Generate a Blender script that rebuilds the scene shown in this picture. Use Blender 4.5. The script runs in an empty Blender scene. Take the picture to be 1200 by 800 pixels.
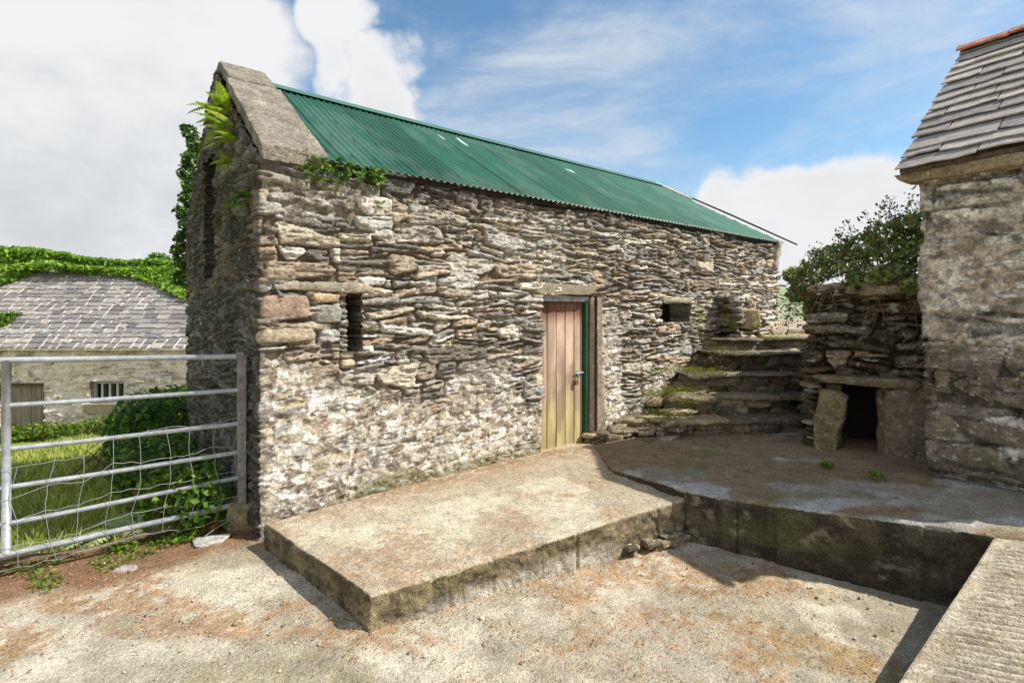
import bpy, math, random
import numpy as np
from mathutils import Vector, noise as mnoise

R = math.radians
sc = bpy.context.scene
col = sc.collection

# ------------------------------------------------------------------ camera
FPX, HX, HY = 610.0, 600.0, 365.0          # focal length, principal column and horizon row of the 1200 px photograph
EYE = 1.62
cam_d = bpy.data.cameras.new('camera'); cam = bpy.data.objects.new('camera', cam_d); col.objects.link(cam)
cam.location = (0, 0, EYE); cam.rotation_euler = (R(90), 0, 0)
cam_d.sensor_width = 36; cam_d.lens = 36 * FPX / 1200; cam_d.shift_y = -35 / 1200
cam_d.clip_start = 0.05; cam_d.clip_end = 6000
sc.camera = cam

# ------------------------------------------------------------------ light
SUN_AZ, SUN_EL = R(98), R(48)             # azimuth clockwise from +Y (so the sun stands over +X)
sun_dir = Vector((math.sin(SUN_AZ) * math.cos(SUN_EL), math.cos(SUN_AZ) * math.cos(SUN_EL), math.sin(SUN_EL)))
sl = bpy.data.lights.new('sun', 'SUN'); sl.energy = 4.3; sl.angle = R(0.5); sl.color = (1.0, 0.96, 0.90)
so = bpy.data.objects.new('sun', sl); col.objects.link(so)
so.rotation_euler = (-sun_dir).to_track_quat('-Z', 'Y').to_euler()
sc.view_settings.view_transform = 'Standard'; sc.view_settings.look = 'None'
sc.view_settings.exposure = 0.50; sc.view_settings.gamma = 1.0
sc.view_settings.use_curve_mapping = False

world = bpy.data.worlds.new('World'); sc.world = world; world.use_nodes = True
wt = world.node_tree; wt.nodes.clear()
def WN(t, **k):
    n = wt.nodes.new(t)
    for a, v in k.items(): setattr(n, a, v)
    return n
def wmath(op, a, b=None, c=None, clamp=False):
    n = WN('ShaderNodeMath', operation=op, use_clamp=clamp)
    for i, v in enumerate((a, b, c)):
        if v is None: continue
        if isinstance(v, (int, float)): n.inputs[i].default_value = v
        else: wt.links.new(v, n.inputs[i])
    return n.outputs[0]
sky = WN('ShaderNodeTexSky', sky_type='NISHITA'); sky.sun_disc = False
sky.sun_elevation = SUN_EL; sky.sun_rotation = SUN_AZ; sky.air_density = 1.0; sky.dust_density = 0.6; sky.ozone_density = 1.6
tc = WN('ShaderNodeTexCoord'); D = tc.outputs['Generated']
def wnoise(scale, detail, rough=0.55, stretch=None, off=(0, 0, 0), rot=(0, 0, 0), dist=0.0):
    mp = WN('ShaderNodeMapping'); mp.inputs['Location'].default_value = off; mp.inputs['Rotation'].default_value = rot
    if stretch: mp.inputs['Scale'].default_value = stretch
    wt.links.new(D, mp.inputs[0])
    n = WN('ShaderNodeTexNoise'); n.inputs['Scale'].default_value = scale; n.inputs['Detail'].default_value = detail
    n.inputs['Roughness'].default_value = rough; n.inputs['Distortion'].default_value = dist
    wt.links.new(mp.outputs[0], n.inputs['Vector']); return n.outputs[0]
def pdir(px, py): return Vector(((px - HX) / FPX, 1, (HY - py) / FPX)).normalized()
wmp = WN('ShaderNodeTexNoise'); wmp.inputs['Scale'].default_value = 4.0; wmp.inputs['Detail'].default_value = 6; wt.links.new(D, wmp.inputs['Vector'])
wsub = WN('ShaderNodeVectorMath', operation='SUBTRACT'); wt.links.new(wmp.outputs['Color'], wsub.inputs[0]); wsub.inputs[1].default_value = (.5, .5, .5)
wmad = WN('ShaderNodeVectorMath', operation='MULTIPLY_ADD'); wt.links.new(wsub.outputs[0], wmad.inputs[0]); wmad.inputs[1].default_value = (.42, .42, .42); wt.links.new(D, wmad.inputs[2])
wnrm = WN('ShaderNodeVectorMath', operation='NORMALIZE'); wt.links.new(wmad.outputs[0], wnrm.inputs[0]); DW = wnrm.outputs[0]
def blob(px, py, r_in, r_out):            # 1 inside r_in degrees from that sky direction, 0 outside r_out
    n = WN('ShaderNodeVectorMath', operation='DOT_PRODUCT'); wt.links.new(DW, n.inputs[0]); n.inputs[1].default_value = pdir(px, py)
    m = WN('ShaderNodeMapRange', interpolation_type='SMOOTHSTEP'); wt.links.new(n.outputs['Value'], m.inputs[0])
    m.inputs[1].default_value = math.cos(R(r_out)); m.inputs[2].default_value = math.cos(R(r_in)); return m.outputs[0]
def smooth(v, a, b, lo=0.0, hi=1.0):
    m = WN('ShaderNodeMapRange', interpolation_type='SMOOTHSTEP'); wt.links.new(v, m.inputs[0])
    m.inputs[1].default_value = a; m.inputs[2].default_value = b; m.inputs[3].default_value = lo; m.inputs[4].default_value = hi; return m.outputs[0]
billow = wnoise(3.6, 9, 0.58, off=(1.1, 6.7, 2.4), dist=0.2)
cover = None
for b in [(20, 200, 12, 33), (230, 210, 5, 20), (100, -20, 1, 17), (400, 15, 0, 8), (450, 140, 0, 9), (870, 320, 3, 10), (960, 300, 3, 9), (1040, 300, 4, 12), (1130, 340, 4, 14), (780, 330, 1, 8)]:
    v = blob(*b); cover = v if cover is None else wmath('MAXIMUM', cover, v)
away = WN('ShaderNodeVectorMath', operation='DOT_PRODUCT'); wt.links.new(D, away.inputs[0]); away.inputs[1].default_value = (0, -1, 0.1)
cover = wmath('MAXIMUM', cover, smooth(away.outputs['Value'], 0.0, 0.6, 0, 0.55))
dens = wmath('ADD', wmath('MULTIPLY', billow, 2.6), wmath('MULTIPLY', cover, 1.5))
cum = smooth(dens, 1.66, 2.34)
wisp = wnoise(1.7, 8, 0.62, stretch=(1.0, 1.0, 2.6), off=(0.3, 2.2, 5.0), rot=(0, R(-28), 0), dist=0.4)
wisp2 = wnoise(5.0, 7, 0.65, stretch=(0.8, 1.0, 4.0), off=(7.3, 2.2, 1.0), rot=(0, R(-22), 0), dist=0.6)
cir = wmath('MULTIPLY', smooth(wisp, 0.38, 0.64), smooth(wisp2, 0.30, 0.75, 0.35, 1.0))
cir = wmath('MULTIPLY', cir, 0.80)
dz = WN('ShaderNodeSeparateXYZ'); wt.links.new(D, dz.inputs[0])
hz = smooth(dz.outputs[2], 0.0, 0.35, 0.42, 0.0)
cir = wmath('MAXIMUM', cir, hz)
grey = wnoise(2.8, 8, 0.6, stretch=(1, 1, 1.6), off=(1.2, 4.0, 2.0))
shade = WN('ShaderNodeMix', data_type='RGBA')
wt.links.new(wmath('MULTIPLY', wmath('MULTIPLY', smooth(grey, 0.36, 0.64), smooth(dens, 2.0, 2.9)), wmath('MAXIMUM', blob(60, 180, 16, 36), 0.35)), shade.inputs[0])
CL = 0.86
shade.inputs[6].default_value = (6.3 * CL, 6.35 * CL, 6.45 * CL, 1); shade.inputs[7].default_value = (4.7 * CL, 4.9 * CL, 5.1 * CL, 1)
tint = WN('ShaderNodeMix', data_type='RGBA', blend_type='MULTIPLY'); tint.inputs[0].default_value = 1
wt.links.new(sky.outputs[0], tint.inputs[6]); tint.inputs[7].default_value = (0.80, 1.03, 1.06, 1)
m1 = WN('ShaderNodeMix', data_type='RGBA'); wt.links.new(cir, m1.inputs[0]); wt.links.new(tint.outputs[2], m1.inputs[6]); m1.inputs[7].default_value = (4.6, 4.9, 5.2, 1)
m2 = WN('ShaderNodeMix', data_type='RGBA'); wt.links.new(cum, m2.inputs[0]); wt.links.new(m1.outputs[2], m2.inputs[6]); wt.links.new(shade.outputs[2], m2.inputs[7])
bg = WN('ShaderNodeBackground'); bg.inputs[1].default_value = 0.115; wt.links.new(m2.outputs[2], bg.inputs[0])
wo = WN('ShaderNodeOutputWorld'); wt.links.new(bg.outputs[0], wo.inputs[0])

# ------------------------------------------------------------------ helpers
def lin(r, g, b):
    f = lambda c: ((c / 255 + 0.055) / 1.055) ** 2.4 if c > 10 else c / 255 / 12.92
    return np.array((f(r), f(g), f(b)))
def hsh(ix, iy, s):
    n = (ix.astype(np.int64) * 374761393 + iy.astype(np.int64) * 668265263 + int(s) * 974634777) & 0xffffffff
    n = ((n ^ (n >> 13)) * 1274126177) & 0xffffffff
    return ((n ^ (n >> 16)) & 0xffff) / 65535.0
def vn(x, y, s=0):
    x, y = np.broadcast_arrays(np.asarray(x, float), np.asarray(y, float))
    ix = np.floor(x); iy = np.floor(y); fx = x - ix; fy = y - iy
    fx = fx * fx * (3 - 2 * fx); fy = fy * fy * (3 - 2 * fy)
    a = hsh(ix, iy, s); b = hsh(ix + 1, iy, s); c = hsh(ix, iy + 1, s); d = hsh(ix + 1, iy + 1, s)
    return (a + (b - a) * fx) * (1 - fy) + (c + (d - c) * fx) * fy
def fbm(x, y, s=0, o=4, g=0.5):
    t = 0; a = 1; n = 0
    for i in range(o):
        t = t + a * vn(x * 2 ** i + 17.3 * i, y * 2 ** i - 9.1 * i, s + i); n += a; a *= g
    return t / n
def sst(a, b, x): t = np.clip((x - a) / (b - a), 0, 1); return t * t * (3 - 2 * t)
def mixc(a, b, t): return a * (1 - t[..., None]) + b * t[..., None]

def tag(o, label=None, cat=None, group=None, kind=None):
    if label: o['label'] = label
    if cat: o['category'] = cat
    if group: o['group'] = group
    if kind: o['kind'] = kind
    return o
def empty(name, loc=(0, 0, 0), rz=0):
    o = bpy.data.objects.new(name, None); o.location = loc; o.rotation_euler = (0, 0, rz); o.empty_display_size = 0.2
    col.objects.link(o); return o
def mesh_obj(name, V, F, mat, parent=None, C=None, smooth=False, loc=None):
    """V (n,3) array in world space, F list/array of quads or tris; C per-vertex colour."""
    me = bpy.data.meshes.new(name)
    V = np.asarray(V, np.float32)
    if parent is not None:
        q_ = parent
        while q_ is not None: V = V - np.array(q_.location, np.float32); q_ = q_.parent
    if isinstance(F, np.ndarray):
        k = F.shape[1]; nf = len(F)
        me.vertices.add(len(V)); me.vertices.foreach_set('co', V.ravel())
        me.loops.add(nf * k); me.loops.foreach_set('vertex_index', F.astype(np.int32).ravel())
        me.polygons.add(nf); me.polygons.foreach_set('loop_start', np.arange(0, nf * k, k, dtype=np.int32))
        me.polygons.foreach_set('loop_total', np.full(nf, k, np.int32))
        me.update(calc_edges=True)
    else:
        me.from_pydata(V.tolist(), [], [tuple(map(int, f)) for f in F]); me.update()
    if C is not None:
        C = np.asarray(C, np.float32)
        if C.shape[1] == 3: C = np.concatenate([C, np.ones((len(C), 1), np.float32)], 1)
        at = me.color_attributes.new('Col', 'FLOAT_COLOR', 'POINT'); at.data.foreach_set('color', C.ravel())
    if smooth: me.polygons.foreach_set('use_smooth', np.ones(len(me.polygons), bool))
    me.materials.append(mat); me.validate()
    o = bpy.data.objects.new(name, me); col.objects.link(o)
    if parent is not None: o.parent = parent
    return o

class MB:
    def __init__(s): s.V = []; s.F = []; s.C = []; s.n = 0
    def add(s, V, F, c=None):
        V = np.asarray(V, float); s.V.append(V); s.F += [tuple(int(i) + s.n for i in f) for f in F]; s.n += len(V)
        c = np.array((0.5, 0.5, 0.5)) if c is None else np.asarray(c, float)
        s.C.append(np.broadcast_to(c, (len(V), 3)) if c.ndim == 1 else c)
    def build(s, name, mat, parent=None, smooth=False):
        return mesh_obj(name, np.concatenate(s.V), s.F, mat, parent, np.concatenate(s.C), smooth)

def box_vf(c, ax, ay, az, hx, hy, hz):
    c, ax, ay, az = map(np.asarray, (c, ax, ay, az)); V = []
    for sz in (-1, 1):
        for sy in (-1, 1):
            for sx in (-1, 1): V.append(c + ax * hx * sx + ay * hy * sy + az * hz * sz)
    return np.array(V), [(0, 2, 3, 1), (4, 5, 7, 6), (0, 1, 5, 4), (2, 6, 7, 3), (0, 4, 6, 2), (1, 3, 7, 5)]
def tube_vf(pts, rad, n=8, cap=True):
    pts = [Vector(p) for p in pts]; rad = rad if hasattr(rad, '__len__') else [rad] * len(pts)
    V = []; F = []; up = Vector((0.13, 0.21, 1)).normalized()
    for i, p in enumerate(pts):
        t = (pts[min(i + 1, len(pts) - 1)] - pts[max(i - 1, 0)]).normalized()
        a = t.cross(up)
        if a.length < 0.05: a = t.cross(Vector((1, 0, 0)))
        a.normalize(); b = t.cross(a)
        for k in range(n):
            w = 2 * math.pi * k / n; V.append(p + (a * math.cos(w) + b * math.sin(w)) * rad[i])
    for i in range(len(pts) - 1):
        for k in range(n):
            F.append((i * n + k, i * n + (k + 1) % n, (i + 1) * n + (k + 1) % n, (i + 1) * n + k))
    if cap: F.append(tuple(range(n))); F.append(tuple(range((len(pts) - 1) * n, len(pts) * n))[::-1])
    return np.array([tuple(v) for v in V]), F

_tmpl = {}
def cube_grid(n):
    if n in _tmpl: return _tmpl[n]
    idx = {}; V = []; F = []
    def vid(i, j, k):
        if (i, j, k) not in idx: idx[(i, j, k)] = len(V); V.append((2 * i / n - 1, 2 * j / n - 1, 2 * k / n - 1))
        return idx[(i, j, k)]
    for a in range(n):
        for b in range(n):
            F.append((vid(a, b, 0), vid(a, b + 1, 0), vid(a + 1, b + 1, 0), vid(a + 1, b, 0)))
            F.append((vid(a, b, n), vid(a + 1, b, n), vid(a + 1, b + 1, n), vid(a, b + 1, n)))
            F.append((vid(a, 0, b), vid(a + 1, 0, b), vid(a + 1, 0, b + 1), vid(a, 0, b + 1)))
            F.append((vid(a, n, b), vid(a, n, b + 1), vid(a + 1, n, b + 1), vid(a + 1, n, b)))
            F.append((vid(0, a, b), vid(0, a, b + 1), vid(0, a + 1, b + 1), vid(0, a + 1, b)))
            F.append((vid(n, a, b), vid(n, a + 1, b), vid(n, a + 1, b + 1), vid(n, a, b + 1)))
    _tmpl[n] = (np.array(V, float), F); return _tmpl[n]
def rock_vf(c, half, rz=0.0, seed=0, n=6, rnd=0.35, amp=0.12, freq=None, tilt=(0, 0)):
    """rough stone: rounded box pushed about by noise (amp relative to the smallest half size)"""
    V, F = cube_grid(n); half = np.array(half, float)
    r = np.linalg.norm(V, axis=1, keepdims=True); sph = V / r * 1.25
    P = (V * (1 - rnd) + sph * rnd)
    rng = np.random.default_rng(seed)
    sk = rng.uniform(-0.22, 0.22, 4)
    P = P * np.stack([1 + sk[0] * P[:, 1] + sk[1] * P[:, 2], 1 + sk[2] * P[:, 0], 1 + sk[3] * P[:, 0]], 1)
    P = P * half
    m = half.min(); f = freq or 0.7 / m
    for k in range(3):
        a, b = (k + 1) % 3, (k + 2) % 3
        P[:, k] += amp * m * 2.4 * (fbm(P[:, a] * f + seed * 1.7, P[:, b] * f + P[:, k] * f * .5, seed + k, 3) - 0.5)
    x = P[:, 0].copy(); z = P[:, 2].copy(); y = P[:, 1].copy()
    P[:, 2] = z + tilt[0] * x + tilt[1] * y
    cz, s = math.cos(rz), math.sin(rz)
    P[:, 0] = cz * x - s * y; P[:, 1] = s * x + cz * y
    return P + np.array(c), F

# ------------------------------------------------------------------ materials
def new_mat(name):
    m = bpy.data.materials.new(name); m.use_nodes = True; nt = m.node_tree; nt.nodes.clear()
    out = nt.nodes.new('ShaderNodeOutputMaterial'); p = nt.nodes.new('ShaderNodeBsdfPrincipled')
    nt.links.new(p.outputs[0], out.inputs[0]); return m, nt, p
def mat(name, base=None, rough=0.9, attr=True, var=0.35, vscale=9.0, fine=70.0, bump=0.35, bdist=0.006, spots=None, metal=0.0,
        stretch=None, spec=0.3, transl=0.0, streak=None, voro=None, grit=None):
    """colour = attribute (or base) x two scales of noise, optional spots of another colour, bump of matching grain"""
    m, nt, p = new_mat(name); L = nt.links.new
    N = lambda t: nt.nodes.new(t)
    geo = N('ShaderNodeNewGeometry'); vec = geo.outputs['Position']
    if stretch:
        mp = N('ShaderNodeMapping'); mp.inputs['Scale'].default_value = stretch; L(vec, mp.inputs[0]); vec = mp.outputs[0]
    def noi(s, d=6, r=0.6, off=0.0):
        n = N('ShaderNodeTexNoise'); n.inputs['Scale'].default_value = s; n.inputs['Detail'].default_value = d; n.inputs['Roughness'].default_value = r
        if off:
            mp = N('ShaderNodeMapping'); mp.inputs['Location'].default_value = (off, off * .7, off * 1.3); L(vec, mp.inputs[0]); L(mp.outputs[0], n.inputs['Vector'])
        else: L(vec, n.inputs['Vector'])
        return n.outputs[0]
    def rng(v, a, b, lo, hi):
        q = N('ShaderNodeMapRange'); q.inputs[1].default_value = a; q.inputs[2].default_value = b; q.inputs[3].default_value = lo; q.inputs[4].default_value = hi
        L(v, q.inputs[0]); return q.outputs[0]
    if attr:
        a = N('ShaderNodeAttribute'); a.attribute_name = 'Col'; c = a.outputs['Color']
    else:
        rg = N('ShaderNodeRGB'); rg.outputs[0].default_value = (*base, 1); c = rg.outputs[0]
    def mul(c, f):
        x = N('ShaderNodeVectorMath'); x.operation = 'SCALE'; L(c, x.inputs[0]); L(f, x.inputs['Scale']); return x.outputs[0]
    n1 = noi(vscale); n2 = noi(fine, 4, 0.7, 3.3)
    for gs, ga in (grit or []):          # aggregate: every grain its own tone
        gv = N('ShaderNodeTexVoronoi'); gv.inputs['Scale'].default_value = gs; L(vec, gv.inputs['Vector'])
        sp_ = N('ShaderNodeSeparateColor'); L(gv.outputs['Color'], sp_.inputs[0]); c = mul(c, rng(sp_.outputs[0], 0, 1, 1 - ga, 1 + ga))
    c = mul(c, rng(n1, 0.3, 0.7, 1 - var, 1 + var)); c = mul(c, rng(n2, 0.3, 0.7, 1 - var * .9, 1 + var * .9))
    for i, (sc_, lo, hi, rgb, amt) in enumerate(spots or []):
        f = noi(sc_, 7, 0.62, 5.1 + 4.7 * i)
        mx = N('ShaderNodeMix'); mx.data_type = 'RGBA'; L(rng(f, lo, hi, 0, amt), mx.inputs[0]); L(c, mx.inputs[6]); mx.inputs[7].default_value = (*rgb, 1); c = mx.outputs[2]
    L(c, p.inputs['Base Color']); p.inputs['Roughness'].default_value = rough; p.inputs['Metallic'].default_value = metal
    p.inputs['Specular IOR Level'].default_value = spec
    if bump:
        h = n2
        if voro:
            vv = N('ShaderNodeTexVoronoi'); vv.inputs['Scale'].default_value = voro; L(vec, vv.inputs['Vector'])
            ad = N('ShaderNodeMath'); ad.operation = 'MULTIPLY_ADD'; L(vv.outputs['Distance'], ad.inputs[0]); ad.inputs[1].default_value = -0.8; L(n2, ad.inputs[2]); h = ad.outputs[0]
        n3 = noi(fine * 0.3, 6, 0.65, 1.9); ad = N('ShaderNodeMath'); ad.operation = 'MULTIPLY_ADD'; L(n3, ad.inputs[0]); ad.inputs[1].default_value = 1.6; L(h, ad.inputs[2])
        b = N('ShaderNodeBump'); b.inputs['Strength'].default_value = bump; b.inputs['Distance'].default_value = bdist; L(ad.outputs[0], b.inputs['Height']); L(b.outputs[0], p.inputs['Normal'])
    if transl:
        tr = N('ShaderNodeBsdfTranslucent'); L(c, tr.inputs[0]); ms = N('ShaderNodeMixShader'); ms.inputs[0].default_value = transl
        out = [n for n in nt.nodes if n.type == 'OUTPUT_MATERIAL'][0]; L(p.outputs[0], ms.inputs[1]); L(tr.outputs[0], ms.inputs[2]); L(ms.outputs[0], out.inputs[0])
    return m

LICH = (0.62, 0.60, 0.54)
M = {}
M['stone'] = mat('rubble_stone', grit=[(46, .22), (95, .15)], var=0.34, vscale=16, fine=85, bump=0.85, bdist=0.010, spots=[(26, 0.62, 0.68, LICH, 0.75)])
M['stone_plain'] = mat('stone_plain', grit=[(50, .2), (22, .16)], var=0.3, vscale=11, fine=60, bump=0.7, bdist=0.008, spots=[(18, 0.61, 0.66, LICH, 0.7), (7, 0.56, 0.68, (0.10, 0.10, 0.03), 0.5)])
M['farstone'] = mat('far_stone', var=0.28, vscale=5, fine=30, bump=0.5, bdist=0.01)
M['concrete'] = mat('old_concrete', grit=[(105, .30), (48, .16)], var=0.2, vscale=7, fine=120, bump=1.0, bdist=0.006, voro=95,
                    spots=[(160, 0.60, 0.70, (0.62, 0.58, 0.50), 0.6), (190, 0.62, 0.72, (0.10, 0.08, 0.06), 0.6)])
M['coping'] = mat('coping_concrete', grit=[(60, .35), (30, .2)], var=0.28, vscale=6, fine=60, bump=0.9, bdist=0.008, voro=60,
                  spots=[(70, 0.58, 0.66, (0.45, 0.42, 0.36), 0.6), (60, 0.6, 0.7, (0.05, 0.045, 0.035), 0.7), (9, 0.55, 0.7, (0.13, 0.12, 0.08), 0.5)])
M['ground'] = mat('ground_surface', grit=[(105, .26), (42, .10)], var=0.22, vscale=6, fine=110, bump=1.0, bdist=0.007, voro=80, spots=[(150, 0.62, 0.72, (0.62, 0.58, 0.48), 0.5), (110, 0.62, 0.72, (0.12, 0.07, 0.04), 0.6)])
M['brightleaf'] = mat('brightened_leaves', var=0.3, vscale=8, fine=40, bump=0, rough=0.5, spec=0.4, transl=0.6)  # more translucent, so the shaded bramble looks sunlit
M['leaf'] = mat('leaves', var=0.25, vscale=8, fine=40, bump=0, rough=0.55, spec=0.35, transl=0.48)
M['grass'] = mat('grass_blades', var=0.3, vscale=4, fine=30, bump=0, rough=0.7, transl=0.35)
M['bark'] = mat('bark', var=0.4, vscale=12, fine=50, bump=0.8, bdist=0.01)
M['slate'] = mat('slate', var=0.25, vscale=14, fine=70, bump=0.5, bdist=0.004, rough=0.75, spots=[(20, 0.60, 0.66, (0.40, 0.38, 0.33), 0.55), (8, 0.6, 0.72, (0.20, 0.17, 0.09), 0.4)])
M['tin'] = mat('green_painted_tin', var=0.12, vscale=2.5, fine=40, bump=0.05, rough=0.5, spec=0.4, stretch=(1, 1, 1), spots=[(7, 0.66, 0.72, (0.10, 0.20, 0.15), 0.35)])
M['wood'] = mat('door_wood', var=0.22, vscale=5, fine=30, bump=0.5, bdist=0.003, stretch=(3.5, 3.5, 0.35), rough=0.75)
M['greenpaint'] = mat('green_paint', base=(0.02, 0.075, 0.035), attr=False, var=0.35, vscale=8, fine=60, bump=0.4, rough=0.55)
M['galv'] = mat('galvanised_steel', base=(0.37, 0.39, 0.40), attr=False, var=0.22, vscale=14, fine=60, bump=0.1, bdist=0.002, rough=0.42, metal=0.25, spec=0.5,
                spots=[(9, 0.58, 0.68, (0.60, 0.61, 0.62), 0.6), (22, 0.62, 0.70, (0.20, 0.19, 0.18), 0.5)])
M['wire'] = mat('wire', base=(0.36, 0.37, 0.36), attr=False, var=0.2, bump=0, rough=0.5, metal=0.2)
M['darksteel'] = mat('weathered_steel', base=(0.27, 0.255, 0.24), attr=False, var=0.4, vscale=20, bump=0.3, rough=0.7, metal=0.2)
M['rust'] = mat('rusty_iron', base=(0.16, 0.09, 0.055), attr=False, var=0.4, vscale=30, bump=0.4, rough=0.8)
M['dark'] = mat('dark_interior', base=(0.02, 0.018, 0.015), attr=False, var=0.2, bump=0)  # near-black panels standing in for the unlit space behind openings
M['glass'] = mat('dusty_glass', base=(0.02, 0.025, 0.025), attr=False, var=0.2, bump=0, rough=0.25, spec=0.5)
M['whitewood'] = mat('white_painted_wood', base=(0.62, 0.60, 0.54), attr=False, var=0.2, vscale=20, bump=0.2)
M['greywood'] = mat('weathered_boards', var=0.25, vscale=5, fine=30, bump=0.4, bdist=0.004, stretch=(3, 3, 0.4))
M['hill'] = mat('hill_pasture', var=0.16, vscale=0.012, fine=0.06, bump=0)
M['litter'] = mat('litter', var=0.25, vscale=9, fine=60, bump=0, rough=0.9)

# ------------------------------------------------------------------ rubble masonry generator
PAL = [lin(158, 149, 135), lin(182, 170, 150), lin(150, 146, 138), lin(130, 121, 108), lin(200, 191, 175), lin(168, 152, 132), lin(142, 136, 127), lin(158, 141, 120), lin(190, 185, 176), lin(114, 107, 98), lin(170, 163, 152), lin(174, 157, 137)]
def field(S, Z, seed, ch=(0.07, 0.17), ln=(0.14, 0.5), layer=0.045, gap=0.005, warp=1.0, rough=1.0, pal=PAL, big=0.12, thin=0.75):
    """stone relief over a (z, s) grid. returns height 0..1, colour, distance inside a stone (<=0 in joints)"""
    rg = random.Random(seed); ns, nz = len(S), len(Z)
    SS, ZZ = np.meshgrid(S, Z)
    US = SS + warp * (0.07 * (fbm(SS * 2.5, ZZ * 4, seed + 1, 3) - 0.5) + 0.035 * (fbm(SS * 11, ZZ * 16, seed + 2, 2) - 0.5))
    UZ = ZZ + warp * (0.15 * (fbm(SS * 0.9, ZZ * 1.1, seed + 3, 3) - 0.5) + 0.034 * (fbm(SS * 5.5, ZZ * 5, seed + 4, 3) - 0.5))
    edge = 0.020 * rough * (fbm(SS * 20, ZZ * 34, seed + 5, 4) - 0.5)
    H = np.full((nz, ns), -1.0); C = np.zeros((nz, ns, 3)); DD = np.full((nz, ns), -0.01)
    def stone(cx, cy, hw, hh):
        hw *= rg.uniform(.86, 1.10); hh *= rg.uniform(.80, 1.18); cy += rg.uniform(-.12, .12) * hh
        x0, x1 = cx - hw - .09 * warp, cx + hw + .09 * warp; y0, y1 = cy - hh - .13 * warp, cy + hh + .13 * warp
        i0, i1 = np.searchsorted(S, x0), np.searchsorted(S, x1); j0, j1 = np.searchsorted(Z, y0), np.searchsorted(Z, y1)
        if i1 - i0 < 1 or j1 - j0 < 1: return
        lx = US[j0:j1, i0:i1] - cx; ly = UZ[j0:j1, i0:i1] - cy
        ly = ly - rg.uniform(-.16, .16) * lx
        tap = rg.uniform(-.5, .5)
        hhx = hh * (1 + tap * lx / hw); dx = hw - np.abs(lx) - rg.uniform(-.5, .5) * ly; dy = hhx - np.abs(ly)
        r = min(hw, hh) * rg.uniform(0.35, 0.95)
        d = np.where((dx < r) & (dy < r), r - np.hypot(r - dx, r - dy), np.minimum(dx, dy)) + edge[j0:j1, i0:i1]
        off = rg.uniform(0.42, 1.0); w = rg.uniform(0.002, 0.008)
        h = off * (1 - np.exp(-np.clip(d, 0, 1) / w)) + 0.25 * rg.uniform(-1, 1) * lx / max(hw, .05) * .5 + 0.35 * rg.uniform(-1, .6) * ly / max(hh, .02) * .5
        c = pal[rg.randrange(len(pal))] * rg.uniform(0.72, 1.22)
        ok = (d > 0) & (h > H[j0:j1, i0:i1])
        H[j0:j1, i0:i1] = np.where(ok, h, H[j0:j1, i0:i1]); DD[j0:j1, i0:i1] = np.where(ok, d, DD[j0:j1, i0:i1])
        C[j0:j1, i0:i1] = np.where(ok[..., None], c, C[j0:j1, i0:i1])
    y = Z[0] - .15
    while y < Z[-1] + .15:
        h = rg.uniform(*ch) if rg.random() > big else ch[1] * rg.uniform(1.0, 1.25)
        x = S[0] - .2
        while x < S[-1] + .2:
            w = rg.uniform(*ln) * (0.7 + 0.8 * h / ch[1])
            jy = rg.uniform(-.022, .022)
            if rg.random() > thin or h < layer * 1.3:
                if rg.random() < .35 and w > .25:
                    k = rg.uniform(.35, .65); stone(x + w * k / 2, y + h / 2 + jy, w * k / 2 - gap, h / 2 - gap); stone(x + w * (1 + k) / 2, y + h / 2 + jy, w * (1 - k) / 2 - gap, h / 2 - gap)
                else: stone(x + w / 2, y + h / 2 + jy, w / 2 - gap, h / 2 - gap)
            else:
                yy = y
                while yy < y + h - .01:
                    t = min(rg.uniform(.6, 1.5) * layer, y + h - yy)
                    if y + h - yy - t < .018: t = y + h - yy
                    n = rg.choice((1, 1, 2, 2, 3)) if w > .22 else rg.choice((1, 1, 2)); cuts = sorted(rg.random() for _ in range(n - 1)); cuts = [0] + cuts + [1]
                    for a, b in zip(cuts, cuts[1:]):
                        if (b - a) * w > .03: stone(x + w * (a + b) / 2, yy + t / 2 + jy, w * (b - a) / 2 - gap * .7, t / 2 - gap * .7)
                    yy += t
            x += w
        y += h
    # cleavage layering on the stone faces
    H += np.where(H > -1, rough * (0.30 * (fbm(SS * 7, ZZ * 80, seed + 7, 2) - .5) + 0.40 * (fbm(SS * 22, ZZ * 36, seed + 8, 4) - .5) - .5 * sst(.60, .68, fbm(SS * 9, ZZ * 40, seed + 15, 2))), 0)
    return SS, ZZ, H, C, DD

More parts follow.
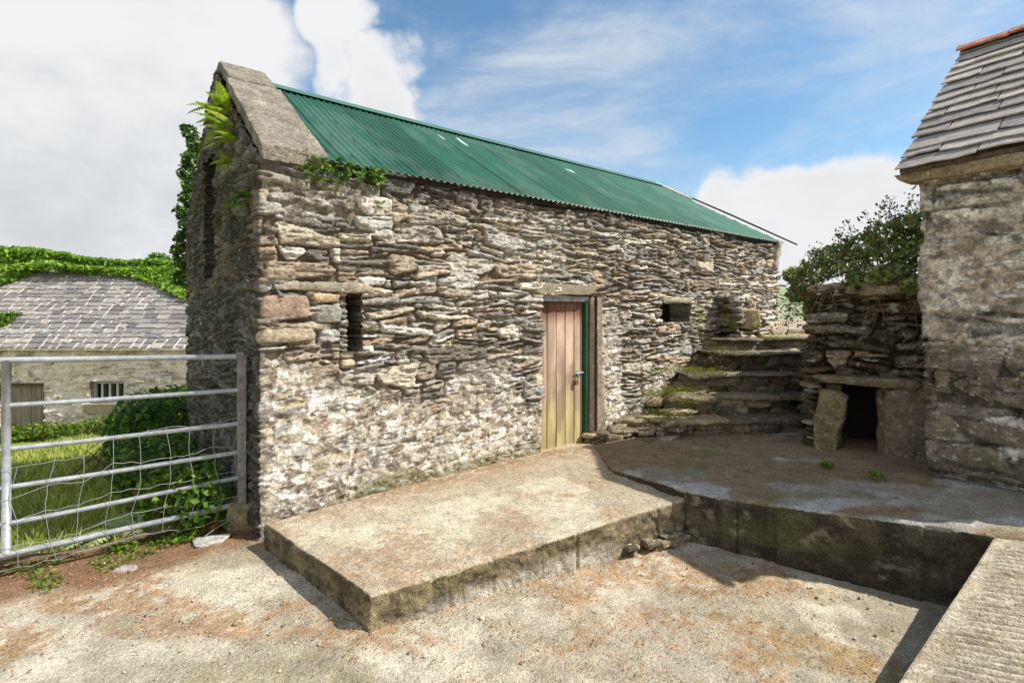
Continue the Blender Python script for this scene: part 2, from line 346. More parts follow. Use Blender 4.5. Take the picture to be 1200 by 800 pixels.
def wall_mesh(name, path, S, Z, disp, C, mat_, parent, top=None, bottom=None, holes=(), lean=None, delta=0.03, hole_depth=0.35):
    """wrap a displaced grid round a plan path. outward = right-hand side of the path direction"""
    P = np.array(path, float); L = np.r_[0, np.cumsum(np.hypot(*np.diff(P, axis=0).T))]
    at = lambda s: np.stack([np.interp(s, L, P[:, 0]), np.interp(s, L, P[:, 1])], -1)
    c = (at(S - delta) + at(S) * 2 + at(S + delta)) / 4
    t = at(np.minimum(S + delta, L[-1])) - at(np.maximum(S - delta, 0)); t /= np.linalg.norm(t, axis=1, keepdims=True)
    n = np.stack([t[:, 1], -t[:, 0]], -1)
    nz, ns = disp.shape
    ZZ = np.repeat(Z[:, None], ns, 1)
    keep = np.ones((nz, ns), bool)
    if top is not None:
        tp = top(S)[None, :]; keep = ZZ <= tp + 1e-6; ZZ = np.minimum(ZZ, tp)
    if bottom is not None:
        bt = bottom(S)[None, :]; ZZ = np.maximum(ZZ, bt)
    X = c[None, :, 0] + n[None, :, 0] * disp; Y = c[None, :, 1] + n[None, :, 1] * disp
    if lean is not None:
        lx, ly = lean(ZZ, S); X = X + lx; Y = Y + ly
    V = np.stack([X, Y, ZZ], -1).reshape(-1, 3); Cc = C.reshape(-1, 3)
    I = np.arange(nz * ns).reshape(nz, ns)
    fm = np.ones((nz - 1, ns - 1), bool)
    if top is not None: fm &= keep[:-1, :-1] | keep[:-1, 1:]
    extraV = []; extraF = []; extraC = []; nV = len(V)
    for (s0, s1, z0, z1, dep) in holes:
        i0, i1 = np.searchsorted(S, s0), np.searchsorted(S, s1); j0, j1 = np.searchsorted(Z, z0), np.searchsorted(Z, z1)
        fm[j0:j1, i0:i1] = False
        ring = [(j0, i) for i in range(i0, i1)] + [(j, i1) for j in range(j0, j1)] + [(j1, i) for i in range(i1, i0, -1)] + [(j, i0) for j in range(j1, j0, -1)]
        rv = []
        for k, (j, i) in enumerate(ring):
            wob = 0.012 * math.sin(k * 1.7) * math.sin(k * .37)
            rv.append((c[i, 0] - n[i, 0] * dep, c[i, 1] - n[i, 1] * dep, Z[j] + (lean and 0 or 0)))
            extraC.append(C[j, i] * 0.9)  # jamb colour darkened inwards, painted shade inside the opening
        m = len(ring); base = nV + len(extraV); extraV += rv
        for k in range(m):
            a = I[ring[k]]; b = I[ring[(k + 1) % m]]; extraF.append((b, a, base + k, base + (k + 1) % m))
    F = np.stack([I[:-1, :-1][fm], I[:-1, 1:][fm], I[1:, 1:][fm], I[1:, :-1][fm]], 1)
    if extraV:
        V = np.concatenate([V, np.array(extraV)]); Cc = np.concatenate([Cc, np.array(extraC)]); F = np.concatenate([F, np.array(extraF)])
    used = np.zeros(len(V), bool); used[F.ravel()] = True; re = np.cumsum(used) - 1
    return mesh_obj(name, V[used], re[F], mat_, parent, Cc[used], smooth=False), dict(at=at, c=c, n=n, L=L)

# ------------------------------------------------------------------ the lie of the land
U = np.array((0.78, 0.626)); U = U / np.linalg.norm(U); W = np.array((-U[1], U[0]))      # along the barn front / back along its gable
A0 = np.array((-1.99, 4.12)); BL, BD = 8.9, 4.05
def bp(u, v=0.0, z=None):
    p = A0 + U * u + W * v
    return p if z is None else np.array((p[0], p[1], z))
def gate_d(x, y): return (x + 2.28) * -0.59 + (y - 4.35) * 0.807
def ground_z(x, y):
    x = np.asarray(x, float); y = np.asarray(y, float)
    z = -0.19 - 0.075 * np.clip(x + .8, 0, 5) + 0.03 * (np.clip(y, 0, 6) - 3.6) * sst(-2.5, -.5, x)
    d = np.clip(gate_d(x, y), 0, 11); left = sst(1.0, -1.0, (x - A0[0]) * U[0] + (y - A0[1]) * U[1])
    z = z - 0.095 * d * left
    bank = sst(7.0, 8.3, y) * sst(1.4, 2.6, x) * (1 - sst(16, 60, y))
    z = z * (1 - bank) + 1.18 * bank
    far = sst(30, 140, np.hypot(x, y)); z = z * (1 - far) + (-3.0) * far
    return z
def grid_axis(lo, hi, step, far):
    m = np.arange(lo, hi + step / 2, step); g = []; s = step; v = hi
    while v < far: s *= 1.18; v += s; g.append(v)
    h = []; s = step; v = lo
    while v > -far: s *= 1.18; v -= s; h.append(v)
    return np.array(h[::-1] + m.tolist() + g)
gx = grid_axis(-5.5, 4.0, 0.030, 2500); gy = grid_axis(1.4, 6.8, 0.030, 2500)
GX, GY = np.meshgrid(gx, gy); GZ = ground_z(GX, GY)
nearm = (np.hypot(GX, GY) < 14)
yard = sst(0.35, -0.1, gate_d(GX, GY) + 0.25 * (fbm(GX * 2.5, GY * 2.5, 5, 3) - .5))
yard = np.maximum(yard, sst(-0.6, 0.2, (GX - A0[0]) * U[0] + (GY - A0[1]) * U[1]))
rough_ = 0.030 * (fbm(GX * 1.3, GY * 1.3, 11, 3) - .5) + 0.012 * (fbm(GX * 6, GY * 6, 12, 3) - .5) + 0.010 * (fbm(GX * 22, GY * 22, 13, 2) - .5)
GZ = GZ + np.where(nearm, rough_ + (1 - yard) * 0.05 * (fbm(GX * 3, GY * 3, 14, 3) - .5), 0)
conc = mixc(lin(174, 165, 145), lin(152, 141, 118), fbm(GX * 1.1, GY * 1.1, 21, 4))
conc = mixc(conc, lin(200, 190, 168), sst(.52, .66, fbm(GX * 1.7 + 4, GY * 1.7, 22, 4)) * .8)
lit = sst(.50, .66, fbm(GX * 1.5 + .8 * GY, GY * 2.3, 23, 5) + .12 * sst(-1.0, .1, gate_d(GX, GY)) - .03)
lit = np.maximum(lit, sst(-0.75, -0.15, gate_d(GX, GY) + .5 * (fbm(GX * 3, GY * 3, 24, 4) - .5)) * .9 * (GX < -1.2))
speck = fbm(GX * 24, GY * 24, 25, 2)
conc = mixc(conc, mixc(lin(140, 104, 72), lin(178, 142, 100), fbm(GX * 7, GY * 7, 26, 3)), np.clip(lit * sst(.38, .62, speck + lit * .10), 0, 1) * .80)
mossy = sst(.60, .70, fbm(GX * 1.9 + 7, GY * 1.9, 27, 4)) * sst(.3, .6, speck)
conc = mixc(conc, lin(128, 118, 72), mossy * .4)
grass = mixc(lin(120, 136, 52), lin(150, 156, 70), fbm(GX * 2, GY * 2, 31, 4)); grass = mixc(grass, lin(108, 84, 54), sst(.55, .7, fbm(GX * 3, GY * 3, 32, 3)) * .7)
GC = mixc(grass, conc, np.clip(yard, 0, 1))
gdd = gate_d(GX, GY) + .35 * (fbm(GX * 2.2, GY * 2.2, 28, 4) - .5)
soilm = sst(-.62, -.30, gdd) * sst(.75, .25, gdd) * sst(-1.2, -1.9, GX)
GC = mixc(GC, mixc(lin(104, 76, 54), lin(146, 108, 76), fbm(GX * 9, GY * 9, 29, 4)), soilm * .9)
I = np.arange(GX.size).reshape(GX.shape)
F = np.stack([I[:-1, :-1].ravel(), I[:-1, 1:].ravel(), I[1:, 1:].ravel(), I[1:, :-1].ravel()], 1)
tag(mesh_obj('ground', np.stack([GX, GY, GZ], -1).reshape(-1, 3), F, M['ground'], None, GC.reshape(-1, 3), True), kind='structure')
# hills on the horizon
hv = []; hc = []; na, nr = 240, 14
for j in range(nr):
    rr = 260 + 70 * j
    for i in range(na):
        a = 2 * math.pi * i / na; e = math.sin(math.pi * min(1, j / (nr - 1))) if j < nr - 1 else 0
        hgt = (24 + 26 * (fbm(math.cos(a) * 2.2 + 5, math.sin(a) * 2.2 + 5, 41, 4) * 2 - .7)) * sst(0, .75, j / (nr - 1)) * 1.0 - 4 + 4 * (vn(i * .7, j * .8, 42) - .5)
        hv.append((math.sin(a) * rr, math.cos(a) * rr, float(hgt)))
        f = float(vn(i * .55, j * .8, 43)); hc.append(lin(122, 142, 100) * (1 - f) + lin(160, 160, 118) * f)
hf = [(j * na + i, j * na + (i + 1) % na, (j + 1) * na + (i + 1) % na, (j + 1) * na + i) for j in range(nr - 1) for i in range(na)]
tag(mesh_obj('hills', hv, hf, M['hill'], None, hc, True), kind='structure')

# ------------------------------------------------------------------ concrete slabs of the yard
def curve(pts, n):
    P = np.array(pts, float); L = np.r_[0, np.cumsum(np.linalg.norm(np.diff(P, axis=0), axis=1))]
    s = np.linspace(0, L[-1], n); return np.stack([np.interp(s, L, P[:, k]) for k in range(P.shape[1])], -1)
def slab(name, front, back, nu, nv, colour, sides, seed, depth=0.55, side_rough=0.02, ends=(True, True), top_noise=0.008, mat_=None):
    """top patch ruled between two edges + rough vertical faces below its front edge and ends"""
    f = curve(front, nu); b = curve(back, nu); t = np.linspace(0, 1, nv)[:, None, None]
    T = f[None] * (1 - t) + b[None] * t
    T[..., 2] += top_noise * 2 * (fbm(T[..., 0] * 2.2, T[..., 1] * 2.2, seed, 4) - .5) + 0.006 * (fbm(T[..., 0] * 25, T[..., 1] * 25, seed + 1, 2) - .5)
    # ragged arris
    rag = 0.016 * (fbm(f[:, 0] * 16, f[:, 1] * 16, seed + 2, 3) - .5)
    chip = sst(.60, .72, fbm(f[:, 0] * 11, f[:, 1] * 11, seed + 9, 3)); T[0, :, 2] -= 0.012 + np.abs(rag) + .022 * chip; T[1, :, 2] -= 0.003 + .012 * chip; T[0] += (T[2] - T[0]) * (chip * .8)[:, None] * np.array((1, 1, 0))
    cen = T[..., :2].reshape(-1, 2).mean(0)
    V = [T.reshape(-1, 3)]; C = [colour(T[..., 0], T[..., 1]).reshape(-1, 3)]
    I = np.arange(nu * nv).reshape(nv, nu); F = [np.stack([I[:-1, :-1].ravel(), I[:-1, 1:].ravel(), I[1:, 1:].ravel(), I[1:, :-1].ravel()], 1)]
    n0 = nu * nv
    per = [I[0]]
    if ends[0]: per = [I[::-1, 0][:-1]] + per
    if ends[1]: per = per + [I[1:, -1]]
    per = np.concatenate(per); PV = V[0][per]
    tg = np.gradient(PV[:, :2], axis=0); tg /= np.linalg.norm(tg, axis=1, keepdims=True) + 1e-9; nn = np.stack([tg[:, 1], -tg[:, 0]], -1)
    ks = max(3, nu // 60)
    nn = np.stack([np.convolve(np.pad(nn[:, k], ks, mode='edge'), np.ones(2 * ks + 1) / (2 * ks + 1), 'valid') for k in (0, 1)], -1)
    s = np.r_[0, np.cumsum(np.hypot(*np.diff(PV[:, :2], axis=0).T))]
    prev = per
    rows = np.r_[0.010, np.linspace(0.03, depth, int(depth / .016))]
    for d in rows:
        o = side_rough * 2 * (fbm(s * 5, np.full_like(s, d * 7), seed + 3, 4) - .5) + side_rough * (fbm(s * 28, np.full_like(s, d * 30), seed + 4, 3) - .5) + 0.008 + sides.get('toe', 0) * d
        o = o * min(1, d / .03)
        RV = PV.copy(); RV[:, 2] -= d; RV[:, :2] += nn * o[:, None]
        V.append(RV); C.append(sides['col'](s, d, RV))
        cur = n0 + np.arange(len(per)); n0 += len(per)
        F.append(np.stack([prev[:-1], cur[:-1], cur[1:], prev[1:]], 1)); prev = cur
    return tag(mesh_obj(name, np.concatenate(V), np.concatenate(F), mat_ or M['concrete'], None, np.concatenate(C), True), kind='structure')

def wall_dist(x, y): return -((x - A0[0]) * W[0] + (y - A0[1]) * W[1])      # metres in front of the barn front
def slab_col(x, y):
    d = wall_dist(x, y)
    c = mixc(lin(186, 174, 150), lin(162, 146, 120), fbm(x * 1.6, y * 1.6, 51, 4)); c = mixc(c, lin(208, 198, 176), sst(.5, .68, fbm(x * 2.1 + 3, y * 2.1, 52, 4)) * .6)
    n = fbm(x * 5, y * 5, 53, 4)
    c = mixc(c, lin(150, 114, 80), sst(.55, .0, d + .35 * (n - .5)) * .75 * sst(.2, .55, fbm(x * 22, y * 22, 54, 2)))
    return mixc(c, lin(160, 128, 94), sst(.54, .70, fbm(x * 2.4, y * 2.4, 55, 4)) * sst(.3, .6, fbm(x * 26, y * 26, 56, 2)) * .6)
def slab_side(s, d, P):
    n = fbm(s * 7, np.full_like(s, d * 9), 57, 4); c = mixc(lin(140, 124, 96), lin(94, 82, 60), sst(.3, .7, n))
    c = mixc(c, lin(118, 110, 66), sst(.5, .68, fbm(s * 3.1, np.full_like(s, d * 5), 58, 4)) * .4); c = mixc(c, lin(64, 54, 40), sst(.56, .64, fbm(s * 13, np.full_like(s, d * 30), 59, 3)) * .6)
    low = sst(.10, .2, np.full_like(s, d) + .08 * (n - .5)) * sst(1.55, 1.9, s) * sst(3.6, 3.2, s)
    return mixc(c, lin(190, 182, 164), low * .8)
slab('concrete_platform', [(-.81, 2.98, 0), (1.26, 4.36, 0), (1.56, 4.54, 0)], [(-1.88, 3.98, 0), (-.2, 5.62, 0), (1.1, 6.5, 0)], 320, 190, slab_col,
     dict(col=slab_side, toe=.02), 61, depth=.52, side_rough=.030)

def ter_col(x, y):
    c = mixc(lin(150, 142, 128), lin(120, 112, 98), fbm(x * 2, y * 2, 71, 4))
    c = mixc(c, lin(166, 164, 160), sst(.50, .62, fbm(x * 1.3 + .8, y * 2.4, 72, 4)) * .8)
    soil = mixc(lin(108, 92, 70), lin(138, 116, 86), fbm(x * 8, y * 8, 73, 3))
    g = fbm(x * 1.4 + 9, y * 2.0, 74, 5) + .25 * sst(4.7, 5.9, y + .1 * x)
    c = mixc(c, soil, sst(.50, .60, g) * .9)
    return mixc(c, lin(98, 100, 56), sst(.62, .72, fbm(x * 3, y * 3, 75, 3)) * .4) * 1.22
def ter_side(s, d, P):
    n = fbm(s * 6, np.full_like(s, d * 9), 76, 4)
    c = mixc(lin(92, 84, 66), lin(58, 50, 38), sst(.3, .7, n))
    c = mixc(c, lin(88, 88, 46), sst(.48, .62, fbm(s * 2.2 + 1, np.full_like(s, d * 4), 77, 4)) * .75 * (d < .32))
    c = mixc(c, lin(150, 142, 118), sst(.56, .68, fbm(s * 17, np.full_like(s, d * 24), 78, 4)) * sst(.5, .62, fbm(s * 3, np.full_like(s, d * 5), 79, 3)) * .6)
    for j in (1.95 - .03, 2.42):
        c = np.where((np.abs(s - j) < .008)[:, None], c * .35, c)
    return c
slab('upper_terrace', [(.98, 6.25, .012), (1.00, 5.25, .055), (1.52, 4.45, .085), (3.33, 3.60, .075), (4.6, 3.0, .08)],
     [(1.3, 6.7, .05), (2.2, 7.4, .08), (3.6, 7.0, .10), (4.9, 5.6, .16), (6.2, 4.4, .2)], 300, 170, ter_col, dict(col=ter_side), 81, depth=.7, side_rough=.010, ends=(False, False), top_noise=.014)
# ribbed ramp running down from the terrace
def ramp():
    nu, nv = 260, 330
    L0 = np.array((3.33, 3.60, .058)); L1 = np.array((1.0, 1.82, -.20)); R0 = np.array((5.4, 2.6, .075)); R1 = np.array((3.6, .4, -.2))
    t = np.linspace(0, 1, nv)[:, None, None]; s = np.linspace(0, 1, nu)[None, :, None]
    T = (L0 * (1 - t) + L1 * t) * (1 - s) + (R0 * (1 - t) + R1 * t) * s
    run = np.broadcast_to(t[..., 0], T.shape[:2]) * 2.95; across = np.broadcast_to(s[..., 0], T.shape[:2]) * 2.2
    ph = (run + .10 * across) / 0.062 * 2 * math.pi + 1.2 * (fbm(across * 3, run * 3, 92, 2) - .5)
    wear = sst(.0, .10, across - .05 + .16 * (fbm(run * 4, across * 4, 93, 3) - .5)) * sst(.14, .34, fbm(run * 3, across * 3, 94, 3))
    T = T.copy(); T[..., 2] += .017 * wear * np.tanh(2.2 * np.sin(ph)) + .010 * (fbm(run * 3, across * 3, 95, 4) - .5) + .005 * (fbm(run * 30, across * 30, 96, 2) - .5)
    T[:, 0, 2] -= .012
    C = mixc(lin(196, 186, 164), lin(166, 150, 124), fbm(run * 2.4, across * 2.4, 97, 4))
    C = mixc(C, lin(150, 128, 96), sst(.54, .7, fbm(run * 5, across * 5, 98, 4)) * .5); C = mixc(C, lin(110, 84, 60), wear * sst(.2, -.8, np.sin(ph)) * .7)
    V = [T.reshape(-1, 3)]; Cc = [C.reshape(-1, 3)]; I = np.arange(nu * nv).reshape(nv, nu)
    F = [np.stack([I[1:, :-1].ravel(), I[1:, 1:].ravel(), I[:-1, 1:].ravel(), I[:-1, :-1].ravel()], 1)]
    e = T[:, 0]; prev = I[:, 0]; n0 = nu * nv; d2 = (L1 - L0)[:2]; d2 /= np.linalg.norm(d2); nn = np.array((d2[1], -d2[0])) * 1.0
    if nn[0] > 0: nn = -nn
    for d in np.linspace(.02, .6, 30):
        q = e.copy(); q[:, 2] -= d; o = .014 * (fbm(run[:, 0] * 9, np.full(nv, d * 12), 99, 3) - .5); q[:, :2] += nn * o[:, None]
        V.append(q); Cc.append(np.broadcast_to(lin(112, 100, 78), (nv, 3)) * (.8 + .4 * vn(run[:, 0] * 12, d * 12, 3))[:, None]); cur = n0 + np.arange(nv); n0 += nv
        F.append(np.stack([prev[:-1], prev[1:], cur[1:], cur[:-1]], 1)); prev = cur
    tag(mesh_obj('ribbed_ramp', np.concatenate(V), np.concatenate(F), M['concrete'], None, np.concatenate(Cc), True), kind='structure')
ramp()

# ------------------------------------------------------------------ the barn
barn = empty('stone_barn', (float(A0[0]), float(A0[1]), 0))
tag(barn, 'long two storey rubble stone barn with green corrugated roof and wooden plank door', 'barn')
EAVE = 2.86; RIDGE = 4.22; PK = 1.90
DOOR = (2.98, 3.89, -.04, 1.81); SLIT = (.69, .825, 1.27, 1.78); VENT = (5.24, 5.97, 1.46, 1.73)
back = bp(0, BD); far_b = bp(8.1, BD); B = bp(BL)
S = np.r_[np.arange(0, BD - .05, .016), np.arange(BD - .05, BD + 3.2, .0075), np.arange(BD + 3.2, BD + 5.5, .010), np.arange(BD + 5.5, BD + BL, .013), np.arange(BD + BL, BD + BL + 4.1, .10), np.arange(BD + BL + 4.1, 2 * BD + BL + 8.2, .2)]
totalL = BD + BL + np.linalg.norm(far_b - B) + np.linalg.norm(back - far_b); S = np.unique(np.r_[S[S < totalL], totalL])
Z = np.arange(-.85, 4.30, .0088)
SS, ZZ, H, C, DD = field(S, Z, 101, ch=(.05, .16), ln=(.12, .52), layer=.048, thin=.62, big=.14)
# bigger quoin-like blocks near the slit window are worked into the relief by a coarser second field on the corner strip
_, _, H2, C2, DD2 = field(S, Z, 140, ch=(.10, .20), ln=(.25, .6), layer=.09, gap=.006, thin=.35, warp=.8)
u = SS - BD; front = (u > 0) & (u < BL)
sel = (((u > -.05) & (u < .62) & (ZZ > 1.0)) | ((u > -.3) & (u < 1.1) & (ZZ > 2.3) & (ZZ < 2.75)) | ((u > .1) & (u < 1.2) & (ZZ > 0.2) & (ZZ < .9))) & (fbm(SS * 1.5, ZZ * 1.5, 150, 2) > .30)
H = np.where(sel, H2, H); C = np.where(sel[..., None], C2, C); DD = np.where(sel, DD2, DD)
# remnants of lime render on the lower wall
wn = fbm(SS * 1.3, ZZ * 1.6, 111, 4)
rend = sst(.0, .30, (1.30 - .10 * np.clip(u, 0, 9)) - ZZ + 1.3 * (wn - .5)) * front
rend = np.maximum(rend, .35 * sst(.6, .75, fbm(SS * .9 + 3, ZZ * 1.2, 112, 4)) * front)
rend = np.maximum(rend, (sst(.35, .1, np.abs(u - 4.15)) * sst(1.75, 1.5, ZZ)) * front * .9)
rend = np.where(u < 0, .25 * sst(.45, .7, wn), rend)
depth = .066 - .020 * (u < 0)
mort = -.10 + .72 * rend + (.5 + .9 * rend) * (fbm(SS * 13, ZZ * 20, 113, 4) - .5) - .5 * rend * sst(.58, .66, fbm(SS * 9, ZZ * 17, 133, 3))
gapm = DD <= 0
Hs = np.where(gapm, -1, H)
hh = np.maximum(Hs, mort)
ismort = mort >= Hs
disp = hh * depth * (1 - .58 * rend) + .05 * (fbm(SS * .7, ZZ * .9, 114, 3) - .5) + .010 * (fbm(SS * 60, ZZ * 60, 120, 2) - .5) * .6
# colours
mc = mixc(lin(84, 74, 60), lin(122, 108, 88), fbm(SS * 14, ZZ * 18, 115, 3)); mc = mixc(mc, mixc(lin(186, 176, 156), lin(168, 152, 126), fbm(SS * 9, ZZ * 9, 116, 3)), rend)
Cw = np.where(ismort[..., None], mc, C)
far_pale = sst(0, 5, u) * .18 * front  # front stones get paler towards the far end
Cw = Cw * (1 + far_pale[..., None])
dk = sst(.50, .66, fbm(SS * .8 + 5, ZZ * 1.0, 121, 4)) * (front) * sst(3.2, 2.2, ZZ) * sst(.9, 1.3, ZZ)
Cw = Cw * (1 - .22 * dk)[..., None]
wash = sst(.50, .62, fbm(SS * 10, ZZ * 19, 117, 5) + .10 * (rend - .55)) * rend
Cw = mixc(Cw, lin(200, 193, 180), wash * .6); Cw = mixc(Cw, lin(236, 232, 222), rend * sst(.60, .66, fbm(SS * 13, ZZ * 17, 135, 4)) * .85)
dark = sst(.58, .64, fbm(SS * 15, ZZ * 17, 118, 3)) * rend * .75; Cw = mixc(Cw, lin(112, 96, 84), dark)
moss = sst(.22, -.02, ZZ + .25 * (fbm(SS * 4, ZZ * 4, 119, 3) - .5)) * front * sst(.35, .8, u); Cw = mixc(Cw, mixc(lin(116, 104, 58), lin(96, 96, 44), vn(SS * 6, ZZ * 6, 3)), moss * .75)
mossr = sst(.52, .62, fbm(SS * 3, ZZ * 4, 122, 3)) * sst(5.9, 6.3, u) * sst(7.2, 6.7, u) * sst(1.9, 1.5, ZZ) * front; Cw = mixc(Cw, lin(122, 120, 40), mossr * .7)
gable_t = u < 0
Cw = np.where(gable_t[..., None], mixc(Cw * .42, lin(58, 58, 38), .5 * sst(.45, .65, fbm(SS * 2.5, ZZ * 2.5, 134, 4))), Cw)  # gable stones darkened in colour to deepen its shade, with mossy patches
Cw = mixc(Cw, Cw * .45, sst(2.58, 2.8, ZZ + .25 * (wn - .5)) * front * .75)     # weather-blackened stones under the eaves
# smooth cement render round the door
smr = ((u > DOOR[1] - .005) & (u < DOOR[1] + .10 + .10 * sst(1.0, .3, ZZ) * (vn(ZZ * 6, ZZ * 0, 5))) & (ZZ < 1.80)) & front
disp = np.where(smr, .035 + .006 * (fbm(SS * 20, ZZ * 20, 130, 3) - .5), disp); Cw = np.where(smr[..., None], mixc(lin(164, 146, 124), lin(132, 116, 98), fbm(SS * 9, ZZ * 9, 131, 3)), Cw)
def barn_top(s):
    v = BD - s; t = np.where(v > 0, EAVE + (RIDGE - EAVE) * np.where(v < PK, v / PK, (BD - v) / (BD - PK)), EAVE + .05)
    w2 = s - BD - BL; t2 = EAVE + (RIDGE - .08 - EAVE) * np.clip(1 - np.abs(w2 - BD / 2) / (BD / 2), 0, 1)
    return np.where(v >= 0, t, np.where(w2 > 0, np.maximum(t2, EAVE), t))
LOFT = (1.45, 2.12, 2.05, 3.35)
holes = [(BD + a, BD + b, c, d, e) for (a, b, c, d), e in ((DOOR, .16), (SLIT, .30), (VENT, .34))] + [(BD - 2.55, BD - 1.9, 2.0, 3.35, .30)]
lean = lambda zz, s: (-.012 * zz * (s[None, :] < BD + BL), 0 * zz)
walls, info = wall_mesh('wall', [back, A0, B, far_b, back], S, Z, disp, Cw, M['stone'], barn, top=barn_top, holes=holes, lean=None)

def quad_obj(name, pts, m, parent, c=(0.3, 0.3, 0.3)):
    return mesh_obj(name, np.array(pts, float), [(0, 1, 2, 3)], m, parent, np.tile(c, (4, 1)))
def recess_back(u0, u1, z0, z1, dep, name, m):
    pts = [bp(u0 - .03, dep, z0 - .03), bp(u1 + .03, dep, z0 - .03), bp(u1 + .03, dep, z1 + .03), bp(u0 - .03, dep, z1 + .03)]
    quad_obj(name, pts, m, barn)
Un = np.array((U[0], U[1], 0)); Wn = np.array((W[0], W[1], 0)); Zn = np.array((0, 0, 1.0))
mb = MB(); mb.add(*box_vf(bp((SLIT[0] + SLIT[1]) / 2, .33, 1.5), Un, Wn, Zn, .12, .02, .34)); mb.build('slit_backing', M['dark'], barn)
mb = MB(); mb.add(*box_vf(bp(5.6, .37, 1.6), Un, Wn, Zn, .45, .02, .22)); mb.build('opening_backing', M['dark'], barn)
mb = MB(); mb.add(*box_vf(bp(-.0 + .33, 2.22, 2.7), Un, Wn, Zn, .02, .42, .75)); mb.build('loft_opening_backing', M['dark'], barn)
# lintels
def rough_slab(name, c, half, m, parent, colr, rz=0, seed=1, n=10, rnd=.12, amp=.2, freq=None):
    mb = MB(); V, F = rock_vf(c, half, rz, seed, n, rnd, amp, freq); mb.add(V, F, colr); return mb.build(name, m, parent, True)
ang = math.atan2(U[1], U[0])
mb = MB(); V, F = rock_vf((0, 0, 0), (.60, .09, .060), 0, 5, 18, .06, .14, 9); V = V @ np.array([Un, Wn, Zn]) + bp(3.34, .035, 1.880); mb.add(V, F, lin(150, 138, 116)); mb.build('door_lintel', M['concrete'], barn, True)
mb = MB(); V, F = rock_vf((0, 0, 0), (.42, .10, .045), 0, 7, 12, .3, .3); V = V @ np.array([Un, Wn, Zn]) + bp(5.62, .05, 1.79); mb.add(V, F, lin(170, 160, 136)); mb.build('opening_lintel', M['stone_plain'], barn, True)
mb = MB(); V, F = rock_vf((0, 0, 0), (.47, .09, .038), 0, 9, 12, .3, .3); V = V @ np.array([Un, Wn, Zn]) + bp(.52, .045, 1.83); mb.add(V, F, lin(152, 142, 124)); mb.build('slit_lintel', M['stone_plain'], barn, True)
# big face stones left of the slit
mb = MB()
for (uu, zz, hu, hz_, cc, sd) in ((.17, 1.66, .165, .098, (154, 132, 112), 3), (.52, 1.60, .125, .072, (146, 142, 132), 4), (.50, 1.735, .12, .035, (176, 150, 120), 5), (.20, 1.43, .21, .052, (164, 148, 124), 6)):
    V, F = rock_vf((0, 0, 0), (hu, .07, hz_), 0, sd, 12, .38, .22); V = V @ np.array([Un, Wn, Zn]) + bp(uu, .005, zz); mb.add(V, F, lin(*cc))
mb.build('corner_stones', M['stone_plain'], barn, True)
# the plank door, hung in a green frame
du0, du1, dz0, dz1 = 3.0, 3.755, -.03, 1.74; dv = .085
door = MB(); rng = np.random.default_rng(4); npl = 5; pw = (du1 - du0) / npl
for k in range(npl):
    a = du0 + k * pw + .004; b = a + pw - .008
    nzp = 26; zs = np.linspace(dz0 + rng.uniform(0, .02), dz1, nzp)
    cols = []; vs = []
    prof = [(a, .012), (a + .006, 0), (b - .006, 0), (b, .012), (b, .03), (a, .03)]
    for z in zs:
        for (uu, vv) in prof:
            vs.append(bp(uu, dv + vv + .002 * (vn(uu * 30, z * 3, k) - .5), z))
            t = float(sst(1.0, .1, z + .25 * (vn(uu * 9, z * 2, 77) - .5))); top_ = float(sst(1.45, 1.62, z + .05 * (vn(uu * 25, z * 5, 79) - .5)))
            cc = lin(190, 162, 138) * (1 - t) + lin(176, 160, 114) * t; cc = cc * (1 - top_) + lin(124, 88, 70) * top_; gr_ = float(fbm(uu * 140, z * 2.2, 88, 3)); cc = cc * (.72 + .56 * gr_); cc = cc * (1 - .35 * float(sst(.60, .66, fbm(uu * 60, z * 1.3, 89, 2))))
            cols.append(cc * (.86 + .28 * float(vn(k * 3.3, 0, 8))) * (.85 + .3 * float(vn(uu * 60, z * 2.5, 9))))
    F = []; n = len(prof)
    for i in range(nzp - 1):
        for q in range(n): F.append((i * n + q, i * n + (q + 1) % n, (i + 1) * n + (q + 1) % n, (i + 1) * n + q))
    F.append(tuple(range(n))[::-1]); F.append(tuple(range((nzp - 1) * n, nzp * n))); door.add(vs, F, np.array(cols))
dob = door.build('door', M['wood'], barn); dob['label'] = 'weathered plank door, reddish at the top and yellow-green towards the bottom'
mb = MB(); mb.add(*box_vf(bp((du0 + du1) / 2, dv + .05, (dz0 + dz1) / 2), Un, Wn, Zn, (du1 - du0) / 2, .012, (dz1 - dz0) / 2 - .02)); mb.build('ledges', M['greywood'], dob if False else barn)
def child(o, parent):
    o.parent = parent; return o
bolt = MB()
V, F = tube_vf([bp(3.60, dv - .025, .86), bp(3.86, dv - .025, .86)], .009); bolt.add(V, F)
V, F = tube_vf([bp(3.635, dv - .025, .86), bp(3.635, dv - .045, .845), bp(3.635, dv - .05, .80)], .008); bolt.add(V, F)
bolt.add(*box_vf(bp(3.66, dv - .006, .86), Un, Wn, Zn, .022, .005, .03)); bolt.add(*box_vf(bp(3.73, dv - .006, .86), Un, Wn, Zn, .014, .005, .03))
bo = bolt.build('bolt', M['galv'], dob)
pad = MB(); pad.add(*box_vf(bp(3.615, dv - .035, .745), Un, Wn, Zn, .024, .011, .03))
V, F = tube_vf([bp(3.597, dv - .035, .77), bp(3.597, dv - .035, .81), bp(3.615, dv - .035, .83), bp(3.633, dv - .035, .81), bp(3.633, dv - .035, .77)], .005); pad.add(V, F); pad.build('padlock', M['rust'], dob)
